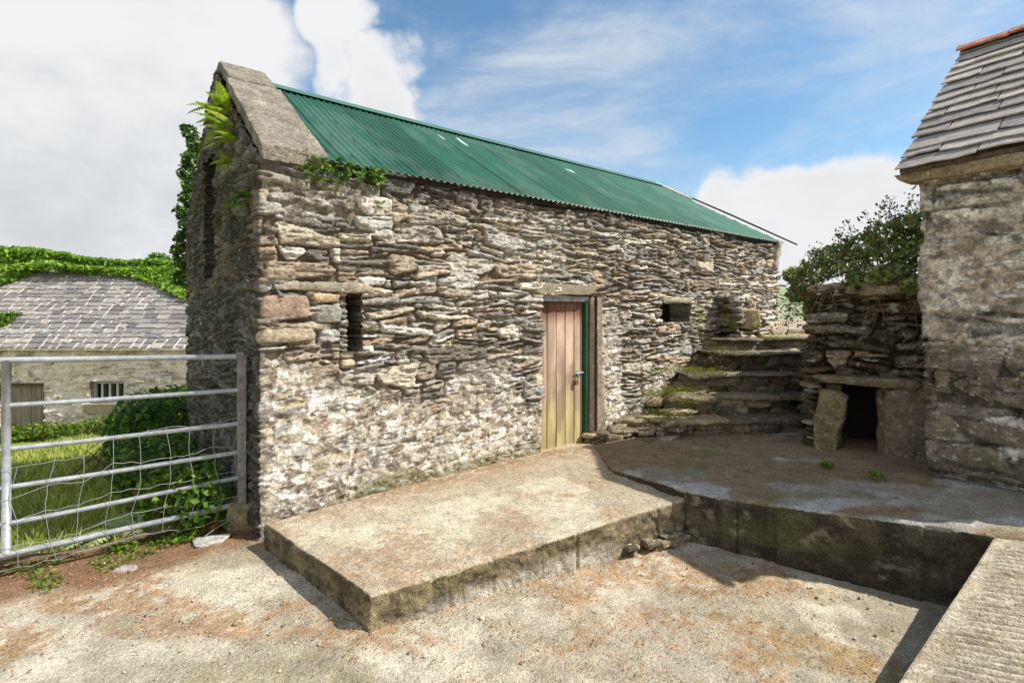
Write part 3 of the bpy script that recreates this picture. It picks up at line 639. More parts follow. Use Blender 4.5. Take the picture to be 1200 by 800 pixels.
# frame: thin green post on the latch side, dark head, red paint scrap
fr = MB(); fr.add(*box_vf(bp(3.776, .075, .86), Un, Wn, Zn, .017, .045, .90)); fr.build('door_post', M['greenpaint'], barn)
fr = MB(); fr.add(*box_vf(bp(3.41, .08, 1.775), Un, Wn, Zn, .42, .045, .032)); fr.build('door_head', M['bark'], barn)
fr = MB(); fr.add(*box_vf(bp(3.035, dv - .004, 1.585), Un, Wn, Zn, .055, .004, .010)); fr.build('red_hinge_strap', mat('red_paint', base=(.45, .06, .07), attr=False, bump=.1), dob)
# rendered reveal right of the post
fr = MB(); V, F = rock_vf((0, 0, 0), (.052, .10, .94), 0, 31, 10, .03, .12, 14); V = V @ np.array([Un, Wn, Zn]) + bp(3.850, .10, .87); fr.add(V, F, lin(106, 92, 76)); fr.build('door_reveal', M['concrete'], barn, True)
fr = MB(); V, F = rock_vf((0, 0, 0), (.50, .13, .035), 0, 33, 12, .12, .3); V = V @ np.array([Un, Wn, Zn]) + bp(3.40, .04, -.04); fr.add(V, F, lin(176, 158, 128)); fr.build('threshold', M['concrete'], barn, True)

# corrugated roof
def roof_half(name, front_side, u0e, u1e, u0r, u1r, ze, zr, over, parent, seedc):
    nu = 1000; nv = 26; s = np.linspace(0, 1, nu)[None, :]; t = np.linspace(0, 1, nv)[:, None]
    uu = (u0e + (u1e - u0e) * s) * (1 - t) + (u0r + (u1r - u0r) * s) * t
    v0, v1 = (-over, BD / 2) if front_side else (BD + over, BD / 2)
    vv = v0 + (v1 - v0) * t + 0 * s; zz = ze + (zr - ze) * t + 0 * s
    zz = zz - .018 * np.sin(np.pi * t) + .014 * (fbm(uu * .8, vv * .8, 3, 3) - .5)
    ph = uu / .076 * 2 * math.pi; zz = zz + .0105 * np.cos(ph)
    sheet = np.floor(uu / .66); lap = (uu / .66 - sheet)
    zz = zz + .004 * (lap < .12)
    P = A0[None, None, :] + uu[..., None] * U + vv[..., None] * W
    Vt = np.concatenate([P, zz[..., None]], -1)
    b = .74 + .46 * hsh(sheet, sheet * 0 + 3, seedc)
    c = lin(33, 82, 61)[None, None] * b[..., None]
    c = mixc(c, lin(22, 62, 50), (lap < .05).astype(float) * .8); c = mixc(c, lin(84, 122, 106), sst(0, 9, uu) * .26)
    st_ = fbm(uu * 9, vv * .8, 35, 4); c = c * (1 + .55 * (st_ - .5))[..., None]; c = mixc(c, lin(96, 122, 108), sst(.55, .72, fbm(uu * 2.3, vv * 1.5, 36, 4)) * .3); c = mixc(c, lin(84, 66, 48), sst(.62, .72, fbm(uu * 14, vv * 2.0, 37, 3)) * sst(.22, .0, t + 0 * uu) * .6)
    c = mixc(c, lin(30, 70, 54), sst(.06, 0, t + 0 * uu) * .5)
    bolts = (np.abs(((t + 0 * uu) * 2.45) % .6 - .3) < .03) & (np.abs((uu / .228) % 1 - .5) < .06); c = np.where(bolts[..., None], lin(16, 52, 40), c)
    pt = (np.abs(uu - 2.62) < .018) & (np.abs(t - .83) < .03) | (np.abs(uu - 2.95) < .012) & (np.abs(t - .80) < .05) | (np.abs(uu - 4.9) < .05) & (np.abs(t - .72) < .02); c = np.where(pt[..., None], lin(196, 214, 206), c)
    I = np.arange(nu * nv).reshape(nv, nu); n = nu * nv
    V2 = Vt.reshape(-1, 3); V3 = V2.copy(); V3[:, 2] -= .003
    F1 = np.stack([I[:-1, :-1].ravel(), I[:-1, 1:].ravel(), I[1:, 1:].ravel(), I[1:, :-1].ravel()], 1)
    bd = np.concatenate([I[0], I[1:, -1], I[-1, ::-1][1:], I[::-1, 0][1:]]); F3 = np.stack([bd[:-1], bd[:-1] + n, bd[1:] + n, bd[1:]], 1)
    cc = c.reshape(-1, 3)
    o = mesh_obj(name, np.concatenate([V2, V3]), np.concatenate([F1, F1[:, ::-1] + n, F3]), M['tin'], parent, np.concatenate([cc, cc]), True)
roof_half('roof_sheeting', True, .38, BL + .02, .38, 8.02, 2.885, 4.25, .10, barn, 7)
roof_half('roof_sheeting', False, .38, 7.4, .38, 8.02, 2.885, 4.25, .10, barn, 9)
mb = MB()          # folded ridge cap
for sg in (-1, 1):
    a0 = bp(.50, BD / 2, 4.285); a1 = bp(8.0, BD / 2, 4.275); b0 = bp(.50, BD / 2 + sg * .16, 4.185); b1 = bp(8.0, BD / 2 + sg * .16, 4.175)
    mb.add([a0, a1, b1, b0, a0 - Zn * .004, a1 - Zn * .004, b1 - Zn * .004, b0 - Zn * .004], [(0, 1, 2, 3), (7, 6, 5, 4), (3, 2, 6, 7), (0, 3, 7, 4), (1, 5, 6, 2)], lin(66, 108, 94))
mb.build('ridge_cap', M['tin'], barn)
mb = MB()          # verge batten at the far end, running out past the eave
e0 = bp(8.16, BD / 2 - .28, 4.09); e1 = bp(BL + .10, -.30, 2.84)
V, F = tube_vf([e0, e0 * .5 + e1 * .5 + Zn * .01, e1], [.015, .017, .014], 6); mb.add(V, F, lin(66, 60, 54)); mb.build('verge_batten', M['bark'], barn)
mb = MB(); e0 = bp(7.96, BD / 2, 4.25); e1 = bp(8.30, BD / 2 - .62, 3.86)
V, F = tube_vf([e0, e1], .03, 6); mb.add(V, F, lin(210, 208, 200)); mb.build('lead_flashing', M['whitewood'], barn)
mb = MB(); mb.add(*box_vf(bp(BL * .52, .02, 2.862), Un, Wn, Zn, BL * .47, .07, .022), lin(50, 42, 34)); mb.build('wall_plate', M['bark'], barn)
mb = MB()          # cement fillet hanging under the far corner of the eave
V, F = rock_vf((0, 0, 0), (.10, .10, .26), 0, 41, 8, .25, .25); V[:, 0] += .45 * V[:, 2]; V = V @ np.array([Un, Wn, Zn]) + bp(8.72, .0, 2.66); mb.add(V, F, lin(160, 150, 132)); mb.build('eave_corbel', M['concrete'], barn, True)
mb = MB(); V, F = tube_vf([bp(8.85, .1, 2.12), bp(9.25, .02, 2.11)], .022, 7); mb.add(V, F); mb.build('iron_spike', M['rust'], barn)

# gable coping
def coping(name, v0, v1, z0, z1, u0, u1, th, seed):
    n = 46; mb = MB(); V, F = cube_grid(n); P = V.copy()
    uu = u0 + (u1 - u0) * (P[:, 0] + 1) / 2; t = (P[:, 1] + 1) / 2; vv = v0 + (v1 - v0) * t; zc = z0 + (z1 - z0) * t + (P[:, 2] - 1) / 2 * th
    uu = uu + .022 * (fbm(vv * 9, zc * 9, seed, 3) - .5) * np.sign(P[:, 0]) ; zc = zc + .020 * (fbm(uu * 8, vv * 8, seed + 1, 4) - .5) + .008 * (fbm(uu * 40, vv * 40, seed + 2, 2) - .5)
    r = ((np.abs(P[:, 0]) > .97) & (P[:, 2] > .97)); zc = zc - .012 * r
    Vw = np.concatenate([A0[None] + uu[:, None] * U + vv[:, None] * W, zc[:, None]], 1)
    c = mixc(lin(146, 137, 122)[None] + 0 * P, lin(112, 102, 86)[None] + 0 * P, fbm(uu * 6, vv * 6, seed + 3, 4)); mb.add(Vw, F, c); return mb.build(name, M['coping'], barn, True)
sl_ = (4.32 - 2.97) / PK
coping('coping', -.06, 1.38, 2.985 - .05, 2.985 + 1.38 * sl_, .0, .52, .12, 171)
coping('coping', 1.39, PK + .02, 2.985 + 1.39 * sl_ + .012, 4.335, .03, .48, .12, 175)
coping('coping', BD + .05, PK + .03, 2.95, 4.325, .02, .45, .11, 181)

# ------------------------------------------------------------------ leaves, ferns, stems
def leaf_cloud(P, size, N=None, colours=None, seed=0, aspect=.55, flat=.0, spread=None):
    """one folded leaf per point: 4 vertices, two faces"""
    rg = np.random.default_rng(seed); n = len(P)
    sz = size * rg.uniform(.6, 1.25, n)
    d = rg.normal(size=(n, 3)); 
    if N is not None: d = d * .8 + N * 1.0
    d /= np.linalg.norm(d, axis=1, keepdims=True)            # leaf normal
    a = np.cross(d, rg.normal(size=(n, 3))); a /= np.linalg.norm(a, axis=1, keepdims=True); b = np.cross(d, a)
    tip = P + a * sz[:, None] * .5; base = P - a * sz[:, None] * .5
    l = P + b * (sz * aspect * .5)[:, None] + d * (sz * .12)[:, None] - a * (sz * .08)[:, None]; r = P - b * (sz * aspect * .5)[:, None] + d * (sz * .12)[:, None] - a * (sz * .08)[:, None]
    V = np.stack([base, r, tip, l], 1).reshape(-1, 3); k = np.arange(n) * 4
    F = np.concatenate([np.stack([k, k + 1, k + 2], 1), np.stack([k, k + 2, k + 3], 1)])
    pal = np.array(colours); ci = rg.integers(0, len(pal), n); c = pal[ci] * rg.uniform(.7, 1.25, (n, 1))
    return V, F, np.repeat(c, 4, 0)
def merge(parts):
    V = []; F = []; C = []; n = 0
    for v, f, c in parts: V.append(v); F.append(np.asarray(f) + n); C.append(c); n += len(v)
    return np.concatenate(V), np.concatenate(F), np.concatenate(C)
G_DARK = [lin(44, 70, 26), lin(58, 88, 32), lin(72, 98, 38), lin(52, 80, 42)]
G_MID = [lin(78, 112, 38), lin(98, 130, 46), lin(66, 98, 36), lin(118, 142, 58)]
G_IVY = [lin(92, 128, 34), lin(112, 148, 42), lin(132, 164, 58), lin(74, 108, 30)]
G_LIME = [lin(150, 176, 44), lin(166, 188, 60), lin(132, 160, 40), lin(176, 190, 84)]
def clump_points(centers, radii, n, rg):
    k = rg.integers(0, len(centers), n); d = rg.normal(size=(n, 3)); d /= np.linalg.norm(d, axis=1, keepdims=True)
    rr = rg.uniform(.35, 1.05, n) ** .6
    return centers[k] + d * rr[:, None] * radii[k], d
def frond(base, d, length, droop, width, rg, cols, npin=16, side=None):
    base = np.array(base, float); d = np.array(d, float); d /= np.linalg.norm(d); pts = []; p = base.copy(); v = d.copy(); st = length / npin
    for i in range(npin + 1): pts.append(p.copy()); v = v + np.array((0, 0, -droop / npin)); v /= np.linalg.norm(v); p = p + v * st
    pts = np.array(pts); sd = np.cross(d, (0, 0, 1.0)) if side is None else np.array(side, float); sd = sd / (np.linalg.norm(sd) + 1e-9)
    V = []; F = []; C = []; c0 = np.array(cols[rg.integers(0, len(cols))])
    for i in range(1, npin + 1):
        t = i / npin; w = width * math.sin(math.pi * min(1, .12 + t * .88)) ** .8; tg = pts[i] - pts[i - 1]; tg /= np.linalg.norm(tg)
        for sg in (-1, 1):
            o = sd * sg * w + tg * w * .35 + np.array((0, 0, -.15 * w + rg.uniform(-.05, .05) * w)); h = tg * st * .48
            q = pts[i]; k = len(V); V += [q - h, q + o * .55 - h * .9, q + o, q + o * .55 + h * .9, q + h]; F += [(k, k + 1, k + 3), (k, k + 3, k + 4), (k + 1, k + 2, k + 3)]; C += [c0 * rg.uniform(.8, 1.2)] * 5
    k = len(V)
    for i in range(npin + 1): V += [pts[i] + sd * .0025, pts[i] - sd * .0025]; C += [c0 * .7] * 2
    for i in range(npin): F += [(k + 2 * i, k + 2 * i + 1, k + 2 * i + 3), (k + 2 * i, k + 2 * i + 3, k + 2 * i + 2)]
    return np.array(V), np.array(F), np.array(C)
def tube_tri(pts, r, n, c):
    V, F = tube_vf(pts, r, n, False); F = np.array(F); F = np.concatenate([F[:, :3], F[:, [0, 2, 3]]]); return V, F, np.broadcast_to(c, (len(V), 3))

# ferns and leaves on the gable and under the coping
OUT = -U
def wall_fern(v, z, n, length, seed, label, cols=G_LIME, up=.5):
    rg = np.random.default_rng(seed); base = np.array((*(bp(-.02, v)), z)); parts = []
    for i in range(n):
        a = rg.uniform(-1.2, 1.2); d = np.array((*(OUT * math.cos(a) * .9 + W * -1 * math.sin(a) * .9), rg.uniform(-.1, up + .5)))
        parts.append(frond(base + np.array((*(W * rg.uniform(-.12, .12)), rg.uniform(-.08, .08))), d, length * rg.uniform(.6, 1.1), rg.uniform(.5, 1.3), length * .16, rg, cols))
    V, F, C = merge(parts); return tag(mesh_obj('fern', V, F, M['leaf'], None, C), label, 'fern', 'ferns growing out of the gable wall')
wall_fern(1.22, 3.52, 15, .36, 301, 'topmost bright lime green fern on the gable, just below the apex coping', up=.9)
wall_fern(.88, 3.24, 12, .32, 302, 'lime green fern halfway up the gable, just below the topmost fern')
wall_fern(1.02, 2.98, 8, .24, 306, 'thin yellowish fern tufts in the gable joints below the two large ferns', up=.3)
wall_fern(.22, 2.52, 9, .26, 303, 'small green fern sticking out low near the front corner of the gable', G_IVY)
rg = np.random.default_rng(5); n = 260
P = np.stack([bp(a, b, c) for a, b, c in zip(rg.uniform(.30, 1.02, n), rg.uniform(-.16, -.03, n), rg.normal(2.83, .035, n))])
P[:, 2] -= .10 * np.abs(rg.normal(size=n)) * (rg.random(n) < .3)
V, F, C = leaf_cloud(P, .055, None, G_MID + G_IVY, 6); tag(mesh_obj('creeper', V, F, M['leaf'], None, C), 'small green creeper trailing along the wall top under the coping foot', 'creeper')
# tall leafy sapling behind the gable
def sapling(x, y, z0, z1, spread, seed, label, cols, nstem=5):
    rg = np.random.default_rng(seed); root = empty('sapling', (x, y, z0)); parts = []; stems = []
    for k in range(nstem):
        top = np.array((x + rg.normal() * spread * .45, y + rg.normal() * spread * .5, z0 + (z1 - z0) * rg.uniform(.6, 1.0))); bs = np.array((x + rg.normal() * .08, y + rg.normal() * .1, z0))
        pts = [bs + (top - bs) * t + np.array((rg.normal() * .03, rg.normal() * .03, 0)) for t in np.linspace(0, 1, 8)]
        stems.append(tube_tri(pts, list(np.linspace(.018, .004, 8)), 5, lin(92, 80, 58)))
        m = int(17 * (top[2] - bs[2]))
        for i in range(m):
            t = rg.uniform(.25, 1); q = bs + (top - bs) * t; a = rg.uniform(0, 2 * math.pi)
            parts.append(frond(q, (math.cos(a), math.sin(a), .35), spread * rg.uniform(.5, .95), .9, .085, rg, cols, npin=8))
    V, F, C = merge(parts); mesh_obj('foliage', V, F, M['leaf'], root, C); V, F, C = merge(stems); mesh_obj('stem', V, F, M['bark'], root, C)
    return tag(root, label, 'sapling')
bx, by = bp(-.10, BD + .35)
cs = [(bx + .10 + .05 * math.sin(k * 2.1) + (.012 * k), by, 2.1 + .19 * k) for k in range(12)]; rs = [(.17 - .007 * k, .17, .12) for k in range(12)]
SAP = (cs, rs)

# ------------------------------------------------------------------ stone steps, flank and stub wall on the right
SPAL = [lin(124, 110, 88), lin(148, 134, 110), lin(106, 96, 76), lin(134, 126, 108), lin(94, 84, 66), lin(158, 142, 112)]
steps = empty('stone_steps', (2.9, 6.6, .07))
tag(steps, 'rough mossy flight of flat stone steps rising between the barn and the stub wall', 'steps')
def step_row(y0, z_top, x0, x1, rise, deep, seed, first=False):
    rg = np.random.default_rng(seed); mb = MB(); x = x0; 
    while x < x1:                                      # treads: long thin flags
        w = min(rg.uniform(.45, .95), x1 - x + .1); th = rg.uniform(.020, .040); c = SPAL[rg.integers(0, len(SPAL))] * rg.uniform(.6, 1.0)
        V, F = rock_vf((x + w / 2, y0 + deep * .42 + rg.uniform(-.03, .03) + .08 * (x - x0), z_top - th), (w / 2, deep * .5, th), rg.uniform(-.06, .06), seed * 31 + int(x * 100), 12, .20, .6, 9, tilt=(rg.uniform(-.03, .03), 0)); mb.add(V, F, c); x += w * .96
    for lay in range(2):                               # riser stones in two beds
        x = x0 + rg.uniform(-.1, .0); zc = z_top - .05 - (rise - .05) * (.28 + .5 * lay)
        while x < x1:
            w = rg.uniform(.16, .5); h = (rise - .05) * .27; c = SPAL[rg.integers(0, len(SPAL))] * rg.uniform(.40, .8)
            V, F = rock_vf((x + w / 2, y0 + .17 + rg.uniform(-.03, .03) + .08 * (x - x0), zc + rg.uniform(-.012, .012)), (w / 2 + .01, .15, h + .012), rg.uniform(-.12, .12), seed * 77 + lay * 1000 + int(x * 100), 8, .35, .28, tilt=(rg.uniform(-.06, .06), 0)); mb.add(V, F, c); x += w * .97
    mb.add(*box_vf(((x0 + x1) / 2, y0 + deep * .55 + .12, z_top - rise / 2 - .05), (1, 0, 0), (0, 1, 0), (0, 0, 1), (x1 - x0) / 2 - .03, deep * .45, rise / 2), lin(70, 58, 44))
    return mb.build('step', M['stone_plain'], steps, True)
step_row(6.42, .28, 1.92, 3.95, .24, .46, 401)
step_row(6.80, .51, 2.12, 3.95, .25, .46, 402)
step_row(7.16, .76, 2.42, 4.0, .26, .46, 403)
step_row(7.52, 1.03, 2.85, 4.2, .29, .60, 404)
step_row(8.02, 1.21, 3.0, 4.6, .20, .80, 405)
# rubble heaped between the barn front and the steps
rub = MB(); rg = np.random.default_rng(411)
for i in range(130):
    t = rg.uniform(0, 1); y = 6.42 + 1.33 * t; xw = np.interp(y, [4.12, 9.7], [-1.99, 4.96]); xs_ = np.interp(y, [6.3, 6.8, 7.16, 7.6], [1.95, 2.15, 2.45, 2.9])
    f = rg.uniform(0, 1); x = xw + (xs_ - xw + .1) * f; top = np.interp(y, [6.2, 6.5, 7.0, 7.6], [.03, .16, .42, .85]) * (.55 + .5 * f)
    z = rg.uniform(-.02, 1) * top; hw = rg.uniform(.06, .24)
    V, F = rock_vf((x, y, z), (hw, hw * rg.uniform(.5, .9), rg.uniform(.018, .045)), rg.uniform(0, 1.2), 4200 + i, 7, .35, .3, tilt=(rg.uniform(-.12, .12), rg.uniform(-.2, .05))); rub.add(V, F, SPAL[rg.integers(0, len(SPAL))] * rg.uniform(.7, 1.4))
tag(rub.build('rubble_heap', M['stone_plain'], None, True), 'sloping heap of loose flat stones against the barn foot beside the steps', 'rubble')
# projecting flank of masonry beside the top steps
def small_wall(name, path, ds, z0, topf, seed, parent, palette, fkw, depth_, mortar, bottom=None, holes=(), matk='stone', dz=.012, colf=None, lean=None):
    P = np.array(path, float); L = np.hypot(*np.diff(P, axis=0).T).sum(); S_ = np.arange(0, L + ds * .5, ds); S_[-1] = min(S_[-1], L)
    zmax = float(np.max(topf(S_))); Z_ = np.arange(z0, zmax + dz, dz)
    SS, ZZ, H, C, DD = field(S_, Z_, seed, pal=palette, **fkw)
    mo = mortar + .22 * (fbm(SS * 14, ZZ * 16, seed + 9, 4) - .5); Hs = np.where(DD <= 0, -1, H); hh = np.maximum(Hs, mo); im = mo >= Hs
    mc = mixc(lin(44, 38, 28), lin(74, 62, 46), fbm(SS * 10, ZZ * 12, seed + 10, 3)); Cw = np.where(im[..., None], mc, C)
    if colf: Cw, hh = colf(SS, ZZ, Cw, im, hh)
    dp = hh * depth_ + .05 * (fbm(SS * 1.1, ZZ * 1.3, seed + 12, 3) - .5)
    return wall_mesh(name, path, S_, Z_, dp, Cw, M[matk], parent, top=topf, bottom=bottom, holes=holes, lean=lean)
flank = empty('masonry_flank', (3.2, 7.9, 0))
tag(flank, 'stub of rough masonry jutting from the barn wall beside the top steps', 'masonry stub')
def flank_col(SS, ZZ, Cw, im, hh):
    return mixc(Cw, lin(120, 118, 44), sst(.5, .62, fbm(SS * 5, ZZ * 5, 421, 3)) * sst(.75, .3, SS) * .8) * (1 - .35 * sst(.5, .3, SS))[..., None], hh  # mossy left end; its left face is also darkened in colour as shade
p0 = bp(6.78, .02); p1 = bp(6.70, -.34); p2 = bp(7.9, -.34); p3 = bp(8.2, 0)
small_wall('masonry', [p0, p1, p2, p3], .013, .3, lambda s: np.interp(s, [0, .4, .55, .9, 1.25, 1.7], [1.92, 1.9, 1.88, 1.72, 1.45, 1.2]) + .06 * (vn(s * 7, s * 0, 3) - .5), 422, flank, [c * 1.2 for c in PAL], dict(ch=(.1, .2), ln=(.2, .5), thin=.5, layer=.06, gap=.01), .09, -.2, colf=flank_col)
mb = MB()
for i in range(46):
    f = rg.uniform(0, 1); uu = 6.76 + 1.35 * f; z = np.interp(f, [0, .15, .4, .7, 1], [1.90, 1.84, 1.66, 1.38, 1.22]); vv = rg.uniform(-.30, .02)
    V, F = rock_vf((0, 0, 0), (rg.uniform(.08, .2), rg.uniform(.08, .14), rg.uniform(.018, .045)), 0, 4300 + i, 8, .22, .35); V = V @ np.array([Un, Wn, Zn]) + bp(uu, vv, z - .02 + rg.uniform(-.03, .02)); mb.add(V, F, PAL[rg.integers(0, len(PAL))] * rg.uniform(.9, 1.3))
mb.build('cap_stones', M['stone_plain'], flank, True)
# rough ground and sunlit stones at the head of the steps
mb = MB()
for i, (px_, py_, y_, w_, h_, cc) in enumerate([(872, 372, 8.3, .20, .15, (168, 150, 112)), (905, 398, 8.5, .3, .07, (150, 142, 80)), (930, 396, 8.7, .3, .06, (160, 140, 110)), (898, 385, 9.0, .2, .12, (190, 174, 150)), (945, 392, 9.2, .35, .08, (130, 116, 96))]):
    V, F = rock_vf(((px_ - HX) / FPX * y_, y_, EYE + (HY - py_) / FPX * y_), (w_, .2, h_), .1 * i, 4400 + i, 10, .3, .25); mb.add(V, F, lin(*cc))
tag(mb.build('boulders', M['stone_plain'], None, True), 'sunlit lichened stones lying at the head of the steps', 'stones')

stub = empty('stub_wall', (3.9, 5.5, .07))
tag(stub, 'broken dry stone wall with a dark square hole at its foot and bushes on top', 'stone wall')
T0 = np.array((3.42, 5.95)); TD = np.array((.788, -.616)); TD = TD / np.linalg.norm(TD); TN = np.array((TD[1], -TD[0]))
def tp(t, o=0.0, z=0.0):
    p = T0 + TD * t + TN * o; return np.array((p[0], p[1], z))
TP = [c * k_ for c in SPAL for k_ in (.6, .95)] + [lin(120, 96, 70) * .7]
def stub_col(SS, ZZ, Cw, im, hh):
    Cw = mixc(Cw, lin(70, 72, 34), sst(.48, .65, fbm(SS * 3, ZZ * 3, 431, 4)) * .5); Cw = mixc(Cw, lin(186, 184, 170), sst(.66, .72, fbm(SS * 12, ZZ * 16, 432, 4)) * .7); return Cw, hh
q0 = tp(-.15, -1.9)[:2]; L1 = float(np.linalg.norm(q0 - tp(0)[:2]))
small_wall('masonry', [q0, tp(0)[:2], tp(1.9)[:2]], .013, -.05, lambda s: 1.86 + .10 * (fbm(s * 5, s * 0, 3, 3) - .5) + .10 * sst(L1, L1 + 1, s), 433, stub, TP, dict(ch=(.08, .19), ln=(.2, .6), thin=.55, layer=.06, gap=.012, warp=.9), .12, -.45, holes=[(L1 + .30, L1 + .66, -.04, .83, .55)], colf=stub_col)
mb = MB(); mb.add(*box_vf(tp(.48, -.57, .4), (*TD, 0), (*TN, 0), (0, 0, 1), .3, .01, .55)); mb.build('hole_backing', M['dark'], stub)
TDn = np.array((*TD, 0)); TNn = np.array((*TN, 0))
def tstone(name, t, o, z, half, seed, cc, lean_=0, rnd=.3, n=14):
    mb = MB(); V, F = rock_vf((0, 0, 0), half, 0, seed, n, rnd, .22); V[:, 0] += lean_ * V[:, 2]; V = V @ np.array([TDn, TNn, Zn]) + tp(t, o, z); mb.add(V, F, lin(*cc)); return mb.build(name, M['stone_plain'], stub, True)
tstone('lintel', .54, .07, .885, (.50, .16, .045), 441, (122, 108, 84))
tstone('upright_stone', .19, .10, .38, (.125, .10, .36), 442, (128, 116, 88), .10, .35)
tstone('upright_slab', .88, .08, .43, (.235, .09, .44), 443, (122, 110, 92), 0, .16)
mb = MB(); rg = np.random.default_rng(444)
for i in range(40):
    V, F = rock_vf((0, 0, 0), (rg.uniform(.08, .2), rg.uniform(.1, .2), rg.uniform(.03, .07)), rg.uniform(-.3, .3), 4500 + i, 8, .35, .3)
    if i < 26: V = V @ np.array([TDn, TNn, Zn]) + tp(rg.uniform(.12, 1.6), rg.uniform(-.3, .06), 1.86 + rg.uniform(-.05, .06))
    else: V = V @ np.array([TDn, TNn, Zn]) + tp(.14, rg.uniform(-1.8, -.15), 1.86 + rg.uniform(-.05, .05))
    mb.add(V, F, TP[rg.integers(0, len(TP))] * 1.3)
mb.build('cap_stones', M['stone_plain'], stub, True)
mb = MB(); mb.add(*box_vf(tp(.9, -.75, 1.80), TDn, TNn, Zn, 1.0, .8, .03), lin(70, 56, 40)); mb.build('earth_core', M['litter'], stub)

# ------------------------------------------------------------------ bramble on top of the stub wall
def bush(name, centers, radii, n, size, cols, seed, label, cat, stems=0, root=None, group=None, droop=None, twig=lin(112, 84, 58)):
    rg = np.random.default_rng(seed); centers = np.array(centers, float); radii = np.array(radii, float)
    if radii.ndim == 1: radii = np.repeat(radii[:, None], 3, 1)
    P, d = clump_points(centers, radii, n, rg); V, F, C = leaf_cloud(P, size, d, cols, seed + 1, .6)
    root = np.array(root if root is not None else centers.mean(0) - (0, 0, radii.mean()), float)
    e = empty(name, tuple(root)); mesh_obj('foliage', V, F, M['brightleaf' if 'bramble' in name else 'leaf'], e, C)
    parts = []
    for i in range(max(4, stems)):
        c = P[rg.integers(0, n)]; m = (root + c) / 2 + rg.normal(size=3) * .08; b = root + rg.normal(size=3) * np.array((.25, .2, .02)) * min(1, radii.mean() * 2)
        parts.append(tube_tri([b, m, c], [.008, .006, .003], 5, twig * rg.uniform(.6, 1.2)))
    V, F, C = merge(parts); mesh_obj('stem', V, F, M['bark'], e, C); return tag(e, label, cat, group)
def P3(px, py, y): return ((px - HX) / FPX * y, y, EYE + (HY - py) / FPX * y)
cs = []; rs = []; rg = np.random.default_rng(51)
for (px, py, y, r) in [(940, 335, 6.2, .17), (955, 318, 6.2, .2), (930, 322, 6.3, .13), (975, 300, 6.1, .2), (995, 310, 5.9, .22), (1010, 290, 5.9, .22), (1030, 305, 5.7, .22), (1035, 275, 5.8, .2), (1055, 290, 5.6, .22), (1065, 262, 5.6, .17), (1075, 300, 5.4, .2), (1050, 320, 5.4, .16), (1078, 330, 5.2, .1), (1082, 280, 5.6, .2), (960, 345, 6.0, .14), (1005, 330, 5.6, .14), (935, 345, 6.2, .13), (950, 362, 6.1, .08), (1070, 335, 5.15, .12), (1030, 322, 5.4, .14)]:
    cs.append(P3(px, py, y)); rs.append((r, r, r * .75))
bush('bramble_bush', cs, rs, 6800, .062, [lin(164, 180, 98), lin(146, 166, 84), lin(180, 192, 120), lin(126, 148, 76), lin(206, 212, 160), lin(158, 140, 96), lin(104, 128, 66)], 52, 'wild leafy bramble spilling over the broken wall beside the slate roofed house', 'bush', stems=40, root=tp(.7, -.3, 1.85))  # leaf colours brightened in place of the sun that the house blocks
# thin sprays sticking up above the bramble
parts = []; stems_ = []
for i in range(46):
    px = rg.uniform(925, 1082); y = rg.uniform(5.5, 6.3); py = np.interp(px, [915, 960, 1000, 1040, 1080], [335, 300, 272, 250, 232]) + rg.uniform(-16, 14); t = np.array(P3(px, py, y)); b = t + np.array((rg.uniform(-.1, .15), rg.uniform(-.1, .1), -rg.uniform(.2, .4)))
    stems_.append(tube_tri([b, (b + t) / 2 + rg.normal(size=3) * .02, t], [.004, .003, .002], 4, lin(120, 78, 60)))
    q = t[None] + rg.normal(size=(9, 3)) * .028; parts.append(leaf_cloud(q, .042, None, [lin(96, 66, 50), lin(84, 96, 46), lin(110, 128, 60)], 700 + i))
    q = b[None] + (t - b)[None] * rg.uniform(0, 1, (9, 1)) + rg.normal(size=(9, 3)) * .03; parts.append(leaf_cloud(q, .05, None, G_MID, 800 + i))
e = empty('bramble_sprays', tuple(tp(.6, -.3, 2.1))); V, F, C = merge(parts); mesh_obj('foliage', V, F, M['leaf'], e, C); V, F, C = merge(stems_); mesh_obj('stem', V, F, M['bark'], e, C); tag(e, 'thin reddish shoots standing up out of the bramble against the sky', 'shoots')
bush('sapling', SAP[0], SAP[1], 1500, .10, [c * 1.2 for c in G_MID + G_DARK], 311, 'tall slender leafy sapling behind the back corner of the barn gable', 'sapling', stems=4, root=(bx + .45, by + .3, -.6))
# bare creeper stems hanging on the stub wall and twigs in the gap
parts = []
for i in range(11):
    t0 = rg.uniform(0, .9); z = 1.85; pts = [tp(t0, .06, z)]
    for k in range(6): t0 += rg.uniform(-.06, .05); z -= rg.uniform(.05, .16); pts.append(tp(t0, .10 + rg.uniform(0, .03), z))
    parts.append(tube_tri(pts, list(np.linspace(.005, .002, 7)), 5, lin(122, 104, 82) * rg.uniform(.6, 1.1)))
V, F, C = merge(parts); tag(mesh_obj('dry_roots', V, F, M['bark'], None, C), 'dry brown creeper stems hanging down the face of the broken wall', 'roots')
parts = []; lv = []
for i in range(12):
    a = np.array(P3(946, 368 + rg.uniform(-18, 14), 6.4)); b = np.array(P3(rg.uniform(912, 930), rg.uniform(345, 395), 6.8)); m = (a + b) / 2 + rg.normal(size=3) * .07
    parts.append(tube_tri([a, m, b], [.006, .004, .002], 4, lin(70, 54, 44))); lv.append(leaf_cloud(b[None] + rg.normal(size=(14, 3)) * .07, .045, None, G_DARK + [lin(86, 92, 96)], 900 + i))
e = empty('twiggy_shrub', P3(948, 380, 6.4)); V, F, C = merge(parts); mesh_obj('stem', V, F, M['bark'], e, C); V, F, C = merge(lv); mesh_obj('foliage', V, F, M['leaf'], e, C); tag(e, 'sparse dark twigs in the gap between the barn end and the broken wall', 'shrub')

